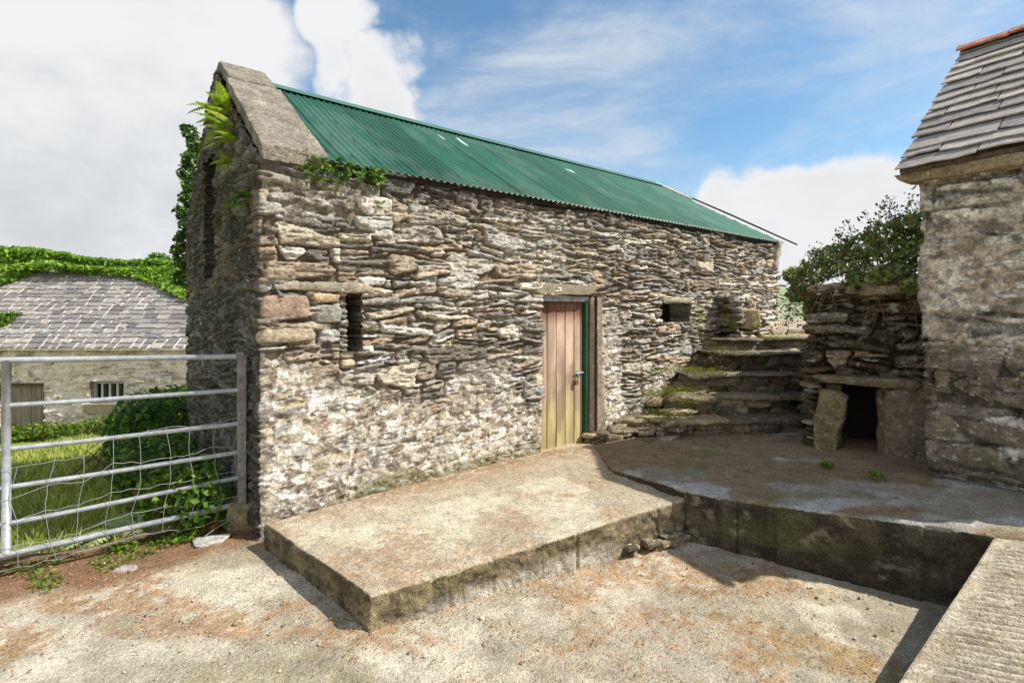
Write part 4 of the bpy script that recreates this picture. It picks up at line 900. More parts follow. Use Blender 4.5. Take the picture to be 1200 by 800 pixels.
# ------------------------------------------------------------------ slate roofed house on the right
house = empty('slate_roofed_house', (3.84, 4.78, .1))
tag(house, 'old house corner of limewashed boulders under a steep stone slate roof', 'house')
HF = np.array((.62, -.785)); HF /= np.linalg.norm(HF); HG = np.array((-HF[1], HF[0]))      # along its front / back along its gable
Q0 = np.array((3.86, 4.77))
def hp(a, b, z): p = Q0 + HF * a + HG * b; return np.array((p[0], p[1], z))
HPAL = [lin(120, 100, 80), lin(134, 114, 90), lin(104, 90, 74), lin(146, 126, 102), lin(112, 98, 84)]
Sh = np.r_[np.arange(0, 2.9, .03), np.arange(2.9, 4.4, .0075), np.arange(4.4, 8.72, .05)]; hL = 3.0; HA = 1.50
Zh = np.arange(-.3, 2.84, .0085)
SS, ZZ, H, C, DD = field(Sh, Zh, 501, ch=(.14, .26), ln=(.3, .8), layer=.12, thin=.25, gap=.006, warp=1.3, pal=HPAL, big=.3)
a_ = np.where(SS > hL + HA, -1, SS - hL)
w1 = fbm(SS * 1.6, ZZ * 1.8, 511, 4)
rend = np.clip(sst(.95, 1.6, ZZ + 1.1 * (w1 - .5)), 0, 1)
mo = (.10 + .55 * rend) + .5 * (fbm(SS * 7, ZZ * 9, 512, 4) - .5)
Hs = np.where(DD <= 0, -1, H * .95); hh = np.maximum(Hs, mo); im = mo >= Hs
crack = sst(.018, .002, DD) * (DD > -1) * sst(.40, .52, fbm(SS * 1.8, ZZ * 2.2, 514, 3)); 
disp = hh * .065 + .07 * (fbm(SS * .9, ZZ * 1.6, 515, 4) - .5) - .035 * crack + .012 * (fbm(SS * 40, ZZ * 40, 516, 3) - .5)
big = sst(.78, .70, ZZ - .0 + .05 * (fbm(SS * 3, ZZ * 3, 517, 2) - .5)) * (a_ > .0) * sst(.16, .22, ZZ)       # two huge footing boulders
disp = disp * (1 - big) + big * (.075 + .03 * (fbm(SS * 2.5, ZZ * 4, 518, 4) - .5) - .05 * sst(.02, 0, np.abs(ZZ - .48 - .05 * (vn(SS * 2, ZZ * 0, 3) - .5)))); 
under = sst(.20, .15, ZZ) * (a_ > 0); disp = disp - .10 * under
plas = mixc(lin(202, 188, 170), lin(172, 158, 140), fbm(SS * 3, ZZ * 3, 519, 4)); plas = mixc(plas, lin(228, 220, 206), sst(.5, .65, fbm(SS * 5, ZZ * 6, 520, 4)) * .7)
Ch = np.where(im[..., None], plas, mixc(C, plas, rend * .55)); lowd = sst(1.55, 1.1, ZZ + .6 * (w1 - .5)); Ch = mixc(Ch, mixc(lin(98, 90, 78), lin(134, 124, 108), fbm(SS * 5, ZZ * 8, 521, 4)), lowd * .72)
Ch = mixc(Ch, lin(88, 84, 74), sst(.60, .68, fbm(SS * 7, ZZ * 8, 522, 4)) * .7)
Ch = mixc(Ch, lin(214, 212, 202), sst(.60, .66, fbm(SS * 4.2 + 2, ZZ * 8.5, 523, 3) + .10 * (fbm(SS * 26, ZZ * 30, 525, 3) - .5)) * sst(.3, .5, fbm(SS * 30, ZZ * 34, 526, 3)) * .85)
Ch = mixc(Ch, lin(84, 82, 44), sst(.55, .65, fbm(SS * 3, ZZ * 6, 524, 3)) * sst(.6, .2, ZZ) * .5); Ch = mixc(Ch, lin(104, 98, 88), sst(.57, .62, fbm(SS * 22, ZZ * 26, 527, 4)) * .55); Ch = Ch * (1 - .6 * crack[..., None] * (a_ > 0)[..., None])
hlean = lambda zz, s: (-.04 * zz, .0 * zz)
wall_mesh('wall', [hp(0, hL, 0)[:2], hp(0, 0, 0)[:2], hp(HA, 0, 0)[:2], hp(HA, hL, 0)[:2], hp(0, hL, 0)[:2]], Sh, Zh, disp, Ch, M['stone_plain'], house, top=lambda s: np.where(s < hL, 2.80 + 1.55 * (1 - np.abs(hL - s - 1.5) / 1.5), np.where((s > hL + HA) & (s < 2 * hL + HA), 2.80 + 1.55 * (1 - np.abs(s - hL - HA - 1.5) / 1.5), 2.83)), lean=hlean, delta=.045)
mb = MB()
for i, (a0, a1) in enumerate(((-.12, .70), (.66, 1.58))):
    V, F = rock_vf((0, 0, 0), ((a1 - a0) / 2, .15, .045), 0, 61 + i, 18, .06, .30, 13); V = V @ np.array([(*HF, 0), (*HG, 0), (0, 0, 1)]) + hp((a0 + a1) / 2, -.0, 2.83 + .035 * (a0 + a1) / 2); V[:, 0] -= .10; mb.add(V, F, lin(148, 132, 104))
mb.build('eave_stones', M['stone_plain'], house, True)

def slates(name, org, du, ds, length, slope, course, width, th, seed, parent, cols, mat_, gap=.006, gapf=None, jag=.02, lift=.012):
    """courses of separate lapped slates on a plane; du along the eave, ds up the slope"""
    rg = np.random.default_rng(seed); du = np.array(du, float); ds = np.array(ds, float); du /= np.linalg.norm(du); ds /= np.linalg.norm(ds); nn = np.cross(du, ds); nn = nn if nn[2] > 0 else -nn
    mb = MB(); k = 0; s = 0.0; org = np.array(org, float)
    while s < slope:
        ce = course * rg.uniform(.9, 1.1); a = -rg.uniform(0, width) 
        a = max(a, -.0) if False else -.0 - rg.uniform(0, .02)
        first = True
        while a < length:
            w = width * rg.uniform(.55, 1.4) * (.6 if first and k % 2 else 1); first = False; w = min(w, length - a + .02); g = gap if gapf is None else gapf(a, s)
            e = rg.uniform(-jag, jag) * .5; t = th * rg.uniform(.7, 1.3); Ls = ce * 1.25; tl = lift + t
            nseg = 4; xs = np.linspace(a + g, a + w - g, nseg + 1); bot = []; V = []; F = []
            for x in xs:
                j = rg.uniform(-jag, jag) * .35; p = org + du * x + ds * (s + e + j); V += [p + nn * (tl + .004), p + nn * (tl + .004 - t), p + ds * Ls * (1) - ds * j + nn * (.004), p + ds * Ls - ds * j - nn * (t * .6)]
            for q in range(nseg):
                b = q * 4; F += [(b, b + 4, b + 6, b + 2), (b + 1, b + 3, b + 7, b + 5), (b, b + 1, b + 5, b + 4)]
            F += [(0, 2, 3, 1), (nseg * 4, nseg * 4 + 1, nseg * 4 + 3, nseg * 4 + 2)]
            mb.add(V, F, cols[rg.integers(0, len(cols))] * rg.uniform(.78, 1.2)); a += w
        s += ce; k += 1
    return mb.build(name, mat_, parent)
HC = [lin(158, 150, 142), lin(170, 162, 152), lin(148, 140, 136), lin(178, 168, 156), lin(144, 136, 132)]
eo = hp(-.13, -.235, 2.895); eo[0] -= .10; ro = hp(-.06, 1.44, 4.46); ro[0] -= .02
dsv = ro - eo; sl_len = float(np.linalg.norm(dsv)); duv = np.array((HF[0], HF[1], .035)); 
slates('slates', eo, duv, dsv, 1.76, sl_len - .05, .172, .52, .016, 71, house, HC, M['slate'], jag=.05, lift=.016)
nn_ = np.cross(duv, dsv); nn_ /= np.linalg.norm(nn_); nn_ = nn_ if nn_[2] > 0 else -nn_
mb = MB(); a = eo - duv * .0 - nn_ * .03 + dsv * .02; b = a + duv * 1.7; c_ = b + dsv * .97; d_ = a + dsv * .97; th_ = nn_ * -.05
mb.add([a, b, c_, d_, a + th_, b + th_, c_ + th_, d_ + th_], [(0, 1, 2, 3), (7, 6, 5, 4), (0, 3, 7, 4), (0, 4, 5, 1)], lin(96, 84, 74)); mb.build('roof_deck', M['bark'], house)
gb = hp(-.06, 3.1, 2.9); d1 = ro + duv * 1.75; g1 = gb + duv * 1.75
mb = MB(); mb.add([ro - Zn * .03, d1 - Zn * .03, g1, gb, ro - Zn * .08, d1 - Zn * .08, g1 - Zn * .05, gb - Zn * .05], [(3, 2, 1, 0), (4, 5, 6, 7), (0, 4, 7, 3)], lin(120, 112, 104)); mb.build('back_slope', M['slate'], house)
for k in range(4):
    mb = MB(); x0 = k * .42 - .02; c0 = ro + np.array((HF[0], HF[1], .0)) * (x0 + .205) + Zn * (.035 + .006 * (k % 2)) + Zn * .02 * k * .42
    pr = []
    for w in np.linspace(-1, 1, 9): pr.append((w * .13, .05 - .085 * abs(w) ** 1.3))
    V = []; F = []
    for e_ in (-.21, .21):
        for (y_, z_) in pr: V.append(c0 + np.array((*HF, 0)) * e_ + np.array((*HG, 0)) * y_ + Zn * z_)
        for (y_, z_) in pr: V.append(c0 + np.array((*HF, 0)) * e_ + np.array((*HG, 0)) * y_ * .9 + Zn * (z_ - .018))
    n9 = 9
    for q in range(8): F += [(q, q + 1, 18 + q + 1, 18 + q), (9 + q + 1, 9 + q, 27 + q, 27 + q + 1), (q + 1, q, 9 + q, 9 + q + 1)]
    F += [(0, 18, 27, 9)]
    mb.add(V, F, lin(176, 118, 92) * (.85 + .3 * random.Random(k).random())); mb.build('ridge_tile', M['coping'] if False else M['stone_plain'], house)

# ------------------------------------------------------------------ field gate on the left
GR = np.array((-2.28 + .0, 4.35)); GL = np.array((-3.50, 3.46)); gdir = (GL - GR) / np.linalg.norm(GL - GR); GLEN = 3.0
gate = empty('field_gate', (float(GR[0]), float(GR[1]), 0.0))
tag(gate, 'galvanised tubular field gate with six rails beside the barn corner', 'gate')
def gp(s, z, o=0.0): p = GR + gdir * s; n_ = np.array((-gdir[1], gdir[0])); p = p + n_ * o; return np.array((p[0], p[1], z))
fr_ = [1.245, .965, .685, .445, .235, .015]; flz = [1.295, .99, .695, .435, .185, -.02]
sl0 = float(np.linalg.norm(GL - GR))
for k in range(6):
    z0, z1 = fr_[k], fr_[k] + (flz[k] - fr_[k]) * GLEN / sl0
    r = .021 if k in (0, 5) else .017
    V, F = tube_vf([gp(.0 if k else .02, z0), gp(1.0, z0 + (z1 - z0) / 3 - (.006 if k else 0)), gp(2.0, z0 + (z1 - z0) * 2 / 3), gp(GLEN, z1)], r, 14); mb = MB(); mb.add(V, F); mb.build('rail', M['galv'], gate, True)
V, F = tube_vf([gp(sl0 - .10, -.01, .0), gp(sl0 - .10, 1.29, .0)], .026, 14); mb = MB(); mb.add(V, F); mb.build('upright', M['galv'], gate, True)
mb = MB(); mb.add(*box_vf(gp(-.01, .62), (*gdir, 0), (-gdir[1], gdir[0], 0), (0, 0, 1), .022, .028, .66)); mb.add(*box_vf(gp(-.035, .62, .02), (*gdir, 0), (-gdir[1], gdir[0], 0), (0, 0, 1), .006, .05, .64)); mb.build('end_stile', M['darksteel'], gate)
mb = MB(); V, F = tube_vf([gp(GLEN, -.1), gp(GLEN, 1.3)], .026, 12); mb.add(V, F); mb.build('far_upright', M['galv'], gate, True)
# sagging stock netting wired to the gate
rg = random.Random(9); wires = MB(); cols_ = [(-.0 + i * .17) for i in range(17)]; tops = lambda s: .72 - .02 * math.sin(s * 4) - (.10 * s if s > .9 else 0) + (.02 if s < .6 else 0)
rowf = [0, .27, .52, .78, 1.0]; nodes = {}
for i, s in enumerate(cols_):
    for j, f in enumerate(rowf):
        zt = tops(s) - (.0 if s < 1.0 else .05); zb = -.07 - .02 * s; nodes[(i, j)] = gp(s + rg.uniform(-.022, .022) + .03 * math.sin(j * 1.4 + i * .8), zt + (zb - zt) * f + rg.uniform(-.022, .022), .030 + rg.uniform(-.006, .012))
def wob(a, b, k):
    return [a, a * .67 + b * .33 + np.array((rg.uniform(-.006, .006), 0, rg.uniform(-.010, .010))), a * .33 + b * .67 + np.array((rg.uniform(-.006, .006), 0, rg.uniform(-.010, .010))), b]
for i in range(len(cols_)):
    for j in range(5):
        if i + 1 < len(cols_): wires.add(*tube_vf(wob(nodes[(i, j)], nodes[(i + 1, j)], 0), 0.0019, 5, False))
        if j + 1 < 5: wires.add(*tube_vf(wob(nodes[(i, j)], nodes[(i, j + 1)], 0), 0.0019, 5, False))
wires.add(*tube_vf([nodes[(0, 4)], gp(.10, -.09, .06), gp(.20, -.12, .10), gp(.28, -.17, .1)], .003, 5, False))
wires.build('wire_netting', M['wire'], gate)
mb = MB(); V, F = rock_vf((-2.26, 4.42, -.13), (.13, .12, .16), .3, 81, 12, .12, .2); mb.add(V, F, lin(138, 126, 96)); tag(mb.build('gate_block', M['stone_plain'], None, True), 'squat mossy concrete block under the gate end against the barn', 'block')
mb = MB(); V, F = rock_vf((-2.36, 4.08, -.18), (.11, .08, .018), .4, 82, 10, .2, .25); mb.add(V, F, lin(176, 172, 162)); tag(mb.build('flat_stone', M['stone_plain'], None, True), 'pale flat stone lying just in front of the gate block', 'stone')
mb = MB(); V, F = rock_vf((-2.72, 3.66, -.19), (.07, .04, .014), .2, 83, 8, .3, .25); mb.add(V, F, lin(168, 160, 150)); tag(mb.build('flat_stone', M['stone_plain'], None, True), 'small grey flake of stone lying on the leaf litter in front of the gate', 'stone')
# fallen branch under the gate
pts = []; rr = []
rg2 = np.random.default_rng(12)
for t in np.linspace(0, 1, 22): 
    p = np.array((-4.1, 3.35)) * (1 - t) + np.array((-2.42, 4.42)) * t; pts.append((p[0], p[1], -.155 + .03 * math.sin(t * 9) + rg2.normal() * .006 - .0 )); rr.append(.040 - .022 * t + rg2.uniform(-.004, .004))
mb = MB(); V, F = tube_vf(pts, rr, 10); mb.add(V, F, lin(118, 96, 76)); br = mb.build('fallen_branch', M['bark'], None, True); tag(br, 'long brown fallen branch lying under the field gate', 'branch')
for k, (t, dx, dy, dz_) in enumerate(((.35, .1, -.28, .02), (.55, -.2, -.2, .03), (.75, .02, .22, .14), (.62, .18, .1, .12))):
    i = int(t * 21); b = np.array(pts[i]); mb = MB(); V, F = tube_vf([b, b + np.array((dx, dy, dz_)) * .5 + (0, 0, .02), b + np.array((dx, dy, dz_))], [.010, .007, .003], 6); mb.add(V, F, lin(110, 86, 66)); o = mb.build('twig', M['bark'], None, True); o.parent = br

# ------------------------------------------------------------------ low stone shed beyond the gate
shed = empty('stone_shed', (-9.5, 12.2, -1.2))
tag(shed, 'low stone shed with ivy topped slate roof, small barred window and boarded door', 'shed')
SY = 12.2; S0x, S1x = -17.0, -3.5
Ss = np.arange(0, S1x - S0x, .028); Zs = np.arange(-1.4, .86, .026)
SPL = [c * 1.35 for c in PAL]
SS, ZZ, H, C, DD = field(Ss, Zs, 601, ch=(.1, .2), ln=(.25, .6), layer=.07, pal=SPL, gap=.01)
w1 = fbm(SS * 1.2, ZZ * 1.5, 611, 4); mo = .05 + .8 * w1; Hs = np.where(DD <= 0, -1, H); hh = np.maximum(Hs, mo); im = mo >= Hs
Cs = np.where(im[..., None], lin(224, 206, 190), C); Cs = mixc(Cs, lin(244, 230, 218), sst(.42, .62, fbm(SS * 3, ZZ * 5, 612, 4)) * .7)
win = (-9.86, -9.10, -.52, -.01); dr = (-12.0, -10.93, -1.3, -.05); dr2 = (-13.6, -12.25, -1.3, -.05)
wall_mesh('wall', [(S0x, SY), (S1x, SY)], Ss, Zs, hh * .075, Cs, M['farstone'], shed, holes=[(a - S0x, b - S0x, c, d, .16) for (a, b, c, d) in (win, dr, dr2)], top=lambda s: .80 + 0 * s)
mb = MB(); mb.add(*box_vf((-9.48, SY + .18, -.27), (1, 0, 0), (0, 1, 0), (0, 0, 1), .42, .01, .3)); wd = mb.build('window', M['glass'], shed)
mb = MB()
for (a, b, c, d) in ((-9.86, -9.10, -.075, -.01), (-9.86, -9.10, -.52, -.47)): mb.add(*box_vf(((a + b) / 2, SY + .10, (c + d) / 2), (1, 0, 0), (0, 1, 0), (0, 0, 1), (b - a) / 2, .03, (d - c) / 2))
for x in (-9.83, -9.13): mb.add(*box_vf((x, SY + .10, -.27), (1, 0, 0), (0, 1, 0), (0, 0, 1), .03, .028, .2))
o = mb.build('frame', M['greywood'], shed); o.parent = wd
for k in range(3):
    mb = MB(); mb.add(*box_vf((-9.66 + .18 * k, SY + .08, -.27), (1, 0, 0), (0, 1, 0), (0, 0, 1), .024, .012, .205)); o = mb.build('bar', M['whitewood'], shed); o.parent = wd
mb = MB(); mb.add(*box_vf((-9.48, SY - .03, -.63), (1, 0, 0), (0, 1, 0), (0, 0, 1), .47, .10, .10), lin(150, 136, 112)); mb.build('window_sill', M['farstone'], shed)
def board_door(x0, x1, z0, z1, c, name='boarded_door'):
    mb = MB(); x = x0; k = 0
    while x < x1 - .02: mb.add(*box_vf((x + .06, SY + .10 + .004 * (k % 2), (z0 + z1) / 2), (1, 0, 0), (0, 1, 0), (0, 0, 1), .056, .02, (z1 - z0) / 2), c * (.8 + .4 * random.Random(k + 3).random())); x += .12; k += 1
    return mb.build(name, M['greywood'], shed)
board_door(-11.94, -11.02, -1.3, -.12, lin(150, 138, 124)); board_door(-13.55, -12.3, -1.3, -.12, lin(134, 84, 62))
mb = MB()
for x in (-11.98, -10.96): mb.add(*box_vf((x, SY + .06, -.66), (1, 0, 0), (0, 1, 0), (0, 0, 1), .035, .05, .62), lin(110, 96, 78))
mb.add(*box_vf((-11.47, SY + .06, -.09), (1, 0, 0), (0, 1, 0), (0, 0, 1), .54, .052, .035), lin(110, 96, 78)); mb.build('door_frame', M['greywood'], shed)
SC = [lin(142, 136, 132), lin(130, 126, 124), lin(152, 146, 140), lin(120, 116, 114), lin(160, 152, 144)]
gf = lambda a, s: (.032 if (fbm(np.array([a * .6]), np.array([s * 1.2]), 621, 2)[0] > .44 and a < 8.0) or s < .3 else .007) * .8
r0 = np.array((S0x, SY - .15, .78)); dsr = np.array((0, 1.95, 1.93))
slates('slates', r0, (1, 0, 0), dsr, S1x - S0x, 2.62, .155, .30, .014, 622, shed, SC, M['slate'], gapf=gf, jag=.05, lift=.008)
mb = MB(); mb.add([r0 + (0, 0, -.004), r0 + (13.5, 0, -.004), r0 + np.array((13.5, 0, -.004)) + dsr, r0 + np.array((0, 0, -.004)) + dsr, r0 + (0, 0, -.06), r0 + (13.5, 0, -.06), r0 + np.array((13.5, 4.2, -.05)), r0 + np.array((0, 4.2, -.05))], [(0, 1, 2, 3), (3, 2, 6, 7), (0, 4, 5, 1), (0, 3, 7, 4)], lin(222, 210, 196)); mb.build('roof_bedding', M['farstone'], shed)
# ivy on the shed's ridge, creeping down at both ends
rg = np.random.default_rng(631); n = 21000; px = rg.uniform(-230, 290, n)
lo = np.interp(px, [-230, -60, 0, 45, 60, 100, 155, 180, 217, 290], [352, 350, 338, 320, 318, 322, 325, 334, 352, 372]); hi = np.interp(px, [-230, -60, 0, 40, 70, 100, 130, 160, 190, 217, 290], [300, 280, 289, 291, 296, 302, 305, 306, 304, 309, 320])
f = rg.uniform(0, 1, n) ** .8; py = lo + (hi + 4 * (fbm(px * .08, px * 0, 3, 3) - .5) - lo) * f
slope_y = SY - .15 + 1.95 * .97
yy = np.where(f < .5, 13.75, 14.1) + rg.uniform(-.12, .45, n)
P = np.stack([(px - HX) / FPX * yy, yy, EYE + (HY - py) / FPX * yy], -1)
roofz = r0[2] + (P[:, 1] - r0[1]) * (dsr[2] / dsr[1]); P[:, 2] = np.maximum(P[:, 2], np.where(P[:, 1] < 14.0, roofz + .03, P[:, 2]))
k_ = dsr[2] / dsr[1]; yr = (EYE - r0[2] + k_ * r0[1]) / (k_ - (HY - py) / FPX); onr = yr < 14.05
yr = np.where(onr, yr, yy); P = np.stack([(px - HX) / FPX * yr, yr, EYE + (HY - py) / FPX * yr + np.where(onr, .04, 0)], -1); P[:, 1] -= np.where(onr, rg.uniform(0, .12, n), 0)
V, F, C = leaf_cloud(P, .13, np.array((.1, -.5, .6))[None], [c * 1.35 for c in G_IVY] + [lin(168, 192, 84)], 632, .8); tag(mesh_obj('ivy', V, F, M['leaf'], None, C), 'thick bright green ivy smothering the ridge of the low stone shed', 'ivy')
rg = np.random.default_rng(633); P = np.stack([rg.uniform(-12.6, -11.6, 220), np.full(220, 12.6), rg.uniform(1.0, 1.5, 220)], -1); P[:, 0] = (rg.normal(-3, 6, 220) - HX) / FPX * 12.5; P[:, 1] = 12.5 + rg.uniform(0, .3, 220); P[:, 2] = r0[2] + (P[:, 1] - r0[1]) * .99 + rg.uniform(.02, .1, 220)
V, F, C = leaf_cloud(P, .11, None, G_IVY, 634, .8); tag(mesh_obj('ivy', V, F, M['leaf'], None, C), 'small tuft of ivy low on the slates at the left end of the shed roof', 'ivy')
# trees behind the shed
def tree(px, y, zg, ztop, rad, n, leaf, cols, seed, label, group='trees behind the shed'):
    rg = np.random.default_rng(seed); x = (px - HX) / FPX * y; root = empty('tree', (x, y, zg)); h = ztop - zg
    cs = []; rs = []; limbs = [([(x, y, zg), (x + .1, y, zg + h * .35), (x, y, zg + h * .6)], [.22, .16, .10])]
    for k in range(26):
        a = rg.uniform(0, 2 * math.pi); r = rad * math.sqrt(rg.uniform(0, 1)) * .8; zz = ztop - .30 * rad - rg.uniform(0, 1) ** 1.3 * h * .5 - .35 * r
        c = (x + r * math.cos(a), y + r * math.sin(a), zz); cs.append(c); q = rad * rg.uniform(.16, .30); rs.append((q, q, q * .8)); limbs.append(([(x, y, zg + h * .5), ((x + c[0]) / 2, (y + c[1]) / 2, (zg + h * .5 + zz) / 2 + .2), c], [.07, .05, .02]))
    P, d = clump_points(np.array(cs), np.array(rs), n, rg); V, F, C = leaf_cloud(P, leaf, d, cols, seed + 1, .7); mesh_obj('crown', V, F, M['leaf'], root, C)
    parts = [tube_tri(p, r, 6, lin(80, 70, 58)) for p, r in limbs]; V, F, C = merge(parts); mesh_obj('trunk', V, F, M['bark'], root, C); return tag(root, label, 'tree', group)
tree(20, 21, -1.5, 4.85, 2.3, 7000, .16, G_DARK, 641, 'dark rounded tree crown showing above the ivy at the left edge of the shed')
tree(75, 22, -1.5, 4.35, 2.0, 5000, .16, G_DARK + G_MID, 642, 'lower dark tree showing above the ivy right of the darkest tree')
tree(182, 20, -1.5, 4.15, 1.6, 5500, .15, G_MID + G_IVY, 643, 'light green tree top above the ivy next to the barn gable')

# ------------------------------------------------------------------ growth beyond the gate
rg = np.random.default_rng(701); n = 52000
x = rg.uniform(-9.5, -1.9, n); y = rg.uniform(3.2, 11.6, n); d = gate_d(x, y); along = (x - A0[0]) * U[0] + (y - A0[1]) * U[1]
ok = (d > .18 + .3 * vn(x * 3, y * 3, 5)) & (along < -.05) & (rg.random(n) < np.clip(1.25 - d * .07, .4, 1)) & (vn(x * 1.5, y * 1.5, 6) > .12 - d) ; x, y = x[ok], y[ok]; z = ground_z(x, y) ; n = len(x)
hgt = rg.uniform(.04, .11, n) * (1 + .5 * vn(x * 2, y * 2, 7)); a = rg.uniform(0, 6.28, n); w = rg.uniform(.004, .008, n) * (1 + .25 * gate_d(x, y)); bx_, by_ = np.cos(a) * w, np.sin(a) * w; lx, ly = rg.normal(size=n) * hgt * .4, rg.normal(size=n) * hgt * .4
V = np.stack([np.stack([x - bx_, y - by_, z - .01], -1), np.stack([x + bx_, y + by_, z - .01], -1), np.stack([x + lx, y + ly, z + hgt], -1)], 1).reshape(-1, 3)
cc = np.array([lin(158, 170, 72), lin(176, 184, 86), lin(194, 194, 118), lin(132, 148, 60)])[rg.integers(0, 4, n)] * rg.uniform(.8, 1.2, (n, 1))
tag(mesh_obj('lawn_grass', V, np.arange(3 * n).reshape(n, 3), M['grass'], None, np.repeat(cc, 3, 0)), 'short bright green grass of the lawn beyond the gate', 'grass', kind='stuff')

def on(x, y): return (x, y, float(ground_z(x, y)))
def hummock(pts, r, h):          # clumps standing on the ground
    cs, rs = [], []
    for (x, y) in pts: z = float(ground_z(x, y)); cs.append((x, y, z + h * .5)); rs.append((r, r, h * .55))
    return cs, rs
cs, rs = hummock([bp(-.42, 1.6), bp(-.4, 2.3), bp(-.6, 1.9), bp(-.42, 3.1), bp(-.6, 2.7)], .32, .62)
bush('shrub', cs, rs, 3600, .075, [c * 1.4 for c in G_DARK + G_MID], 711, 'dense dark green shrub in the shade against the gable foot', 'shrub', stems=14, root=on(*bp(-.6, 2.2)))
cs, rs = hummock([bp(-.45, 4.3), bp(-.62, 3.8), bp(-.2, 4.9), bp(-.5, 5.4)], .36, .95)
bush('shrub', cs, rs, 3600, .085, [c * 1.4 for c in G_DARK + G_MID], 721, 'taller dark shrub with bare shoots beyond the back corner of the gable', 'shrub', stems=16, root=on(*bp(-1.1, 4.5)))
cs, rs = hummock([bp(-.35, .45), bp(-.55, .85), bp(-.3, 1.1)], .24, .55)
bush('nettle_clump', cs, rs, 900, .075, G_MID + G_IVY, 731, 'fresh green leafy clump right behind the gate end', 'plant', stems=12, root=on(*bp(-.4, .8)))
cs, rs = hummock([(-3.15, 4.75), (-3.4, 4.9)], .2, .3)
bush('weed_clump', cs, rs, 600, .06, G_IVY + [lin(150, 120, 60)], 732, 'low mixed weeds at the edge of the lawn behind the gate', 'plant', stems=8, root=on(-3.25, 4.8))
def ground_fern(x, y, nf, ln_, seed, label, cols):
    rg = np.random.default_rng(seed); b = np.array(on(x, y)); parts = []
    for i in range(nf):
        a = 2 * math.pi * i / nf + rg.uniform(-.3, .3); parts.append(frond(b, (math.cos(a), math.sin(a), rg.uniform(.8, 1.4)), ln_ * rg.uniform(.7, 1.1), rg.uniform(1.4, 2.0), ln_ * .17, rg, cols, npin=18))
    V, F, C = merge(parts); tag(mesh_obj('fern', V, F, M['leaf'], None, C), label, 'fern', 'ferns beyond the gate')
ground_fern(-3.20, 4.36, 15, .52, 741, 'pale silvery green fern arching on the lawn side of the gate', [lin(178, 198, 120), lin(190, 206, 140)])
ground_fern(-2.66, 4.62, 16, .60, 742, 'green fern close behind the gate netting near its hinge end', [c * 1.3 for c in G_IVY])
ground_fern(-2.95, 5.5, 14, .85, 744, 'large fern rising in front of the dark shrub at the gable foot', [c * 1.2 for c in G_IVY])
ground_fern(-3.9, 6.1, 12, .75, 743, 'fern at the shaded edge of the lawn', G_MID)
# dry bracken by the gate foot
parts = []; rg = np.random.default_rng(751)
for i in range(22): parts.append(frond((-2.62 + rg.normal() * .05, 4.36 + rg.normal() * .04, -.17), (rg.normal(), rg.normal(), rg.uniform(.3, 1.3)), rg.uniform(.18, .34), 1.8, .05, rg, [lin(176, 104, 52), lin(150, 84, 44), lin(190, 126, 70)], npin=10))
V, F, C = merge(parts); tag(mesh_obj('dead_bracken', V, F, M['litter'], None, C), 'rust brown dead bracken under the gate beside the concrete block', 'bracken')
# weeds along the foot of the shed
cs, rs = [], []; rg = np.random.default_rng(761)
for i in range(20): x = -13.2 + i * .35; y = 11.3 + rg.uniform(-.3, .3); q = rg.uniform(.28, .42); cs.append((x, y, float(ground_z(x, y)) + .15)); rs.append((q, q, q * .6))
bush('weed_bed', cs, rs, 5200, .11, G_MID + G_IVY + [lin(170, 150, 70)], 762, 'long bed of weeds and ferns along the foot of the shed wall', 'plants', stems=20, root=(-9.5, 11.3, float(ground_z(-9.5, 11.3))))
cs, rs = [], []
for i in range(6): x = -6.3 + i * .25; y = 9.3 + rg.uniform(-.4, .4); cs.append((x, y, float(ground_z(x, y)) + .35)); rs.append((.35, .35, .38))
bush('shrub', cs, rs, 3000, .09, G_DARK + G_MID[:2], 772, 'dark bushy shrub between the lawn and the shed wall, right of the barred window', 'shrub', stems=14, root=(-6.1, 9.8, float(ground_z(-6.1, 9.8))))
# little weeds in the yard and on the terrace
for k, (x, y, z, lab) in enumerate(((-2.95, 3.95, -.18, 'low green weed in the leaf litter in front of the gate'), (3.05, 5.05, .12, 'small green weed at the foot of the big upright slab'), (3.30, 4.72, .13, 'small green weed near the house corner on the terrace'), (-2.6, 4.05, -.17, 'trailing green weed beside the pale flat stone'))):
    rg = np.random.default_rng(780 + k); P = np.array((x, y, z))[None] + rg.normal(size=(150, 3)).clip(-1.6, 1.6) * np.array((.055 if k in (0, 3) else .035, .035, .010)) + (0, 0, .02)
    V, F, C = leaf_cloud(P, .032, np.array((0, 0, 1.0))[None], G_IVY + G_LIME[:1], 790 + k); tag(mesh_obj('weed', V, F, M['leaf'], None, C), lab, 'weed', 'weeds in the yard')
rg = np.random.default_rng(795); n = 9000; x = rg.uniform(-4.6, -2.2, n); y = rg.uniform(2.9, 5.0, n); d = gate_d(x, y)
ok = (d > -.42) & (d < .5) & (fbm(x * 3.2, y * 3.2, 796, 3) + .25 * sst(-.3, .4, d) > .54) & (x < -2.45); x, y = x[ok], y[ok]
P = np.stack([x, y, ground_z(x, y) + rg.uniform(.0, .045, len(x))], -1); V, F, C = leaf_cloud(P, .034, np.array((0, 0, 1.2))[None], G_IVY + [lin(150, 160, 70), lin(120, 116, 60)], 797)
tag(mesh_obj('ground_weeds', V, F, M['leaf'], None, C), 'patchy low green weeds growing in the brown soil along the gate', 'weeds', kind='stuff')
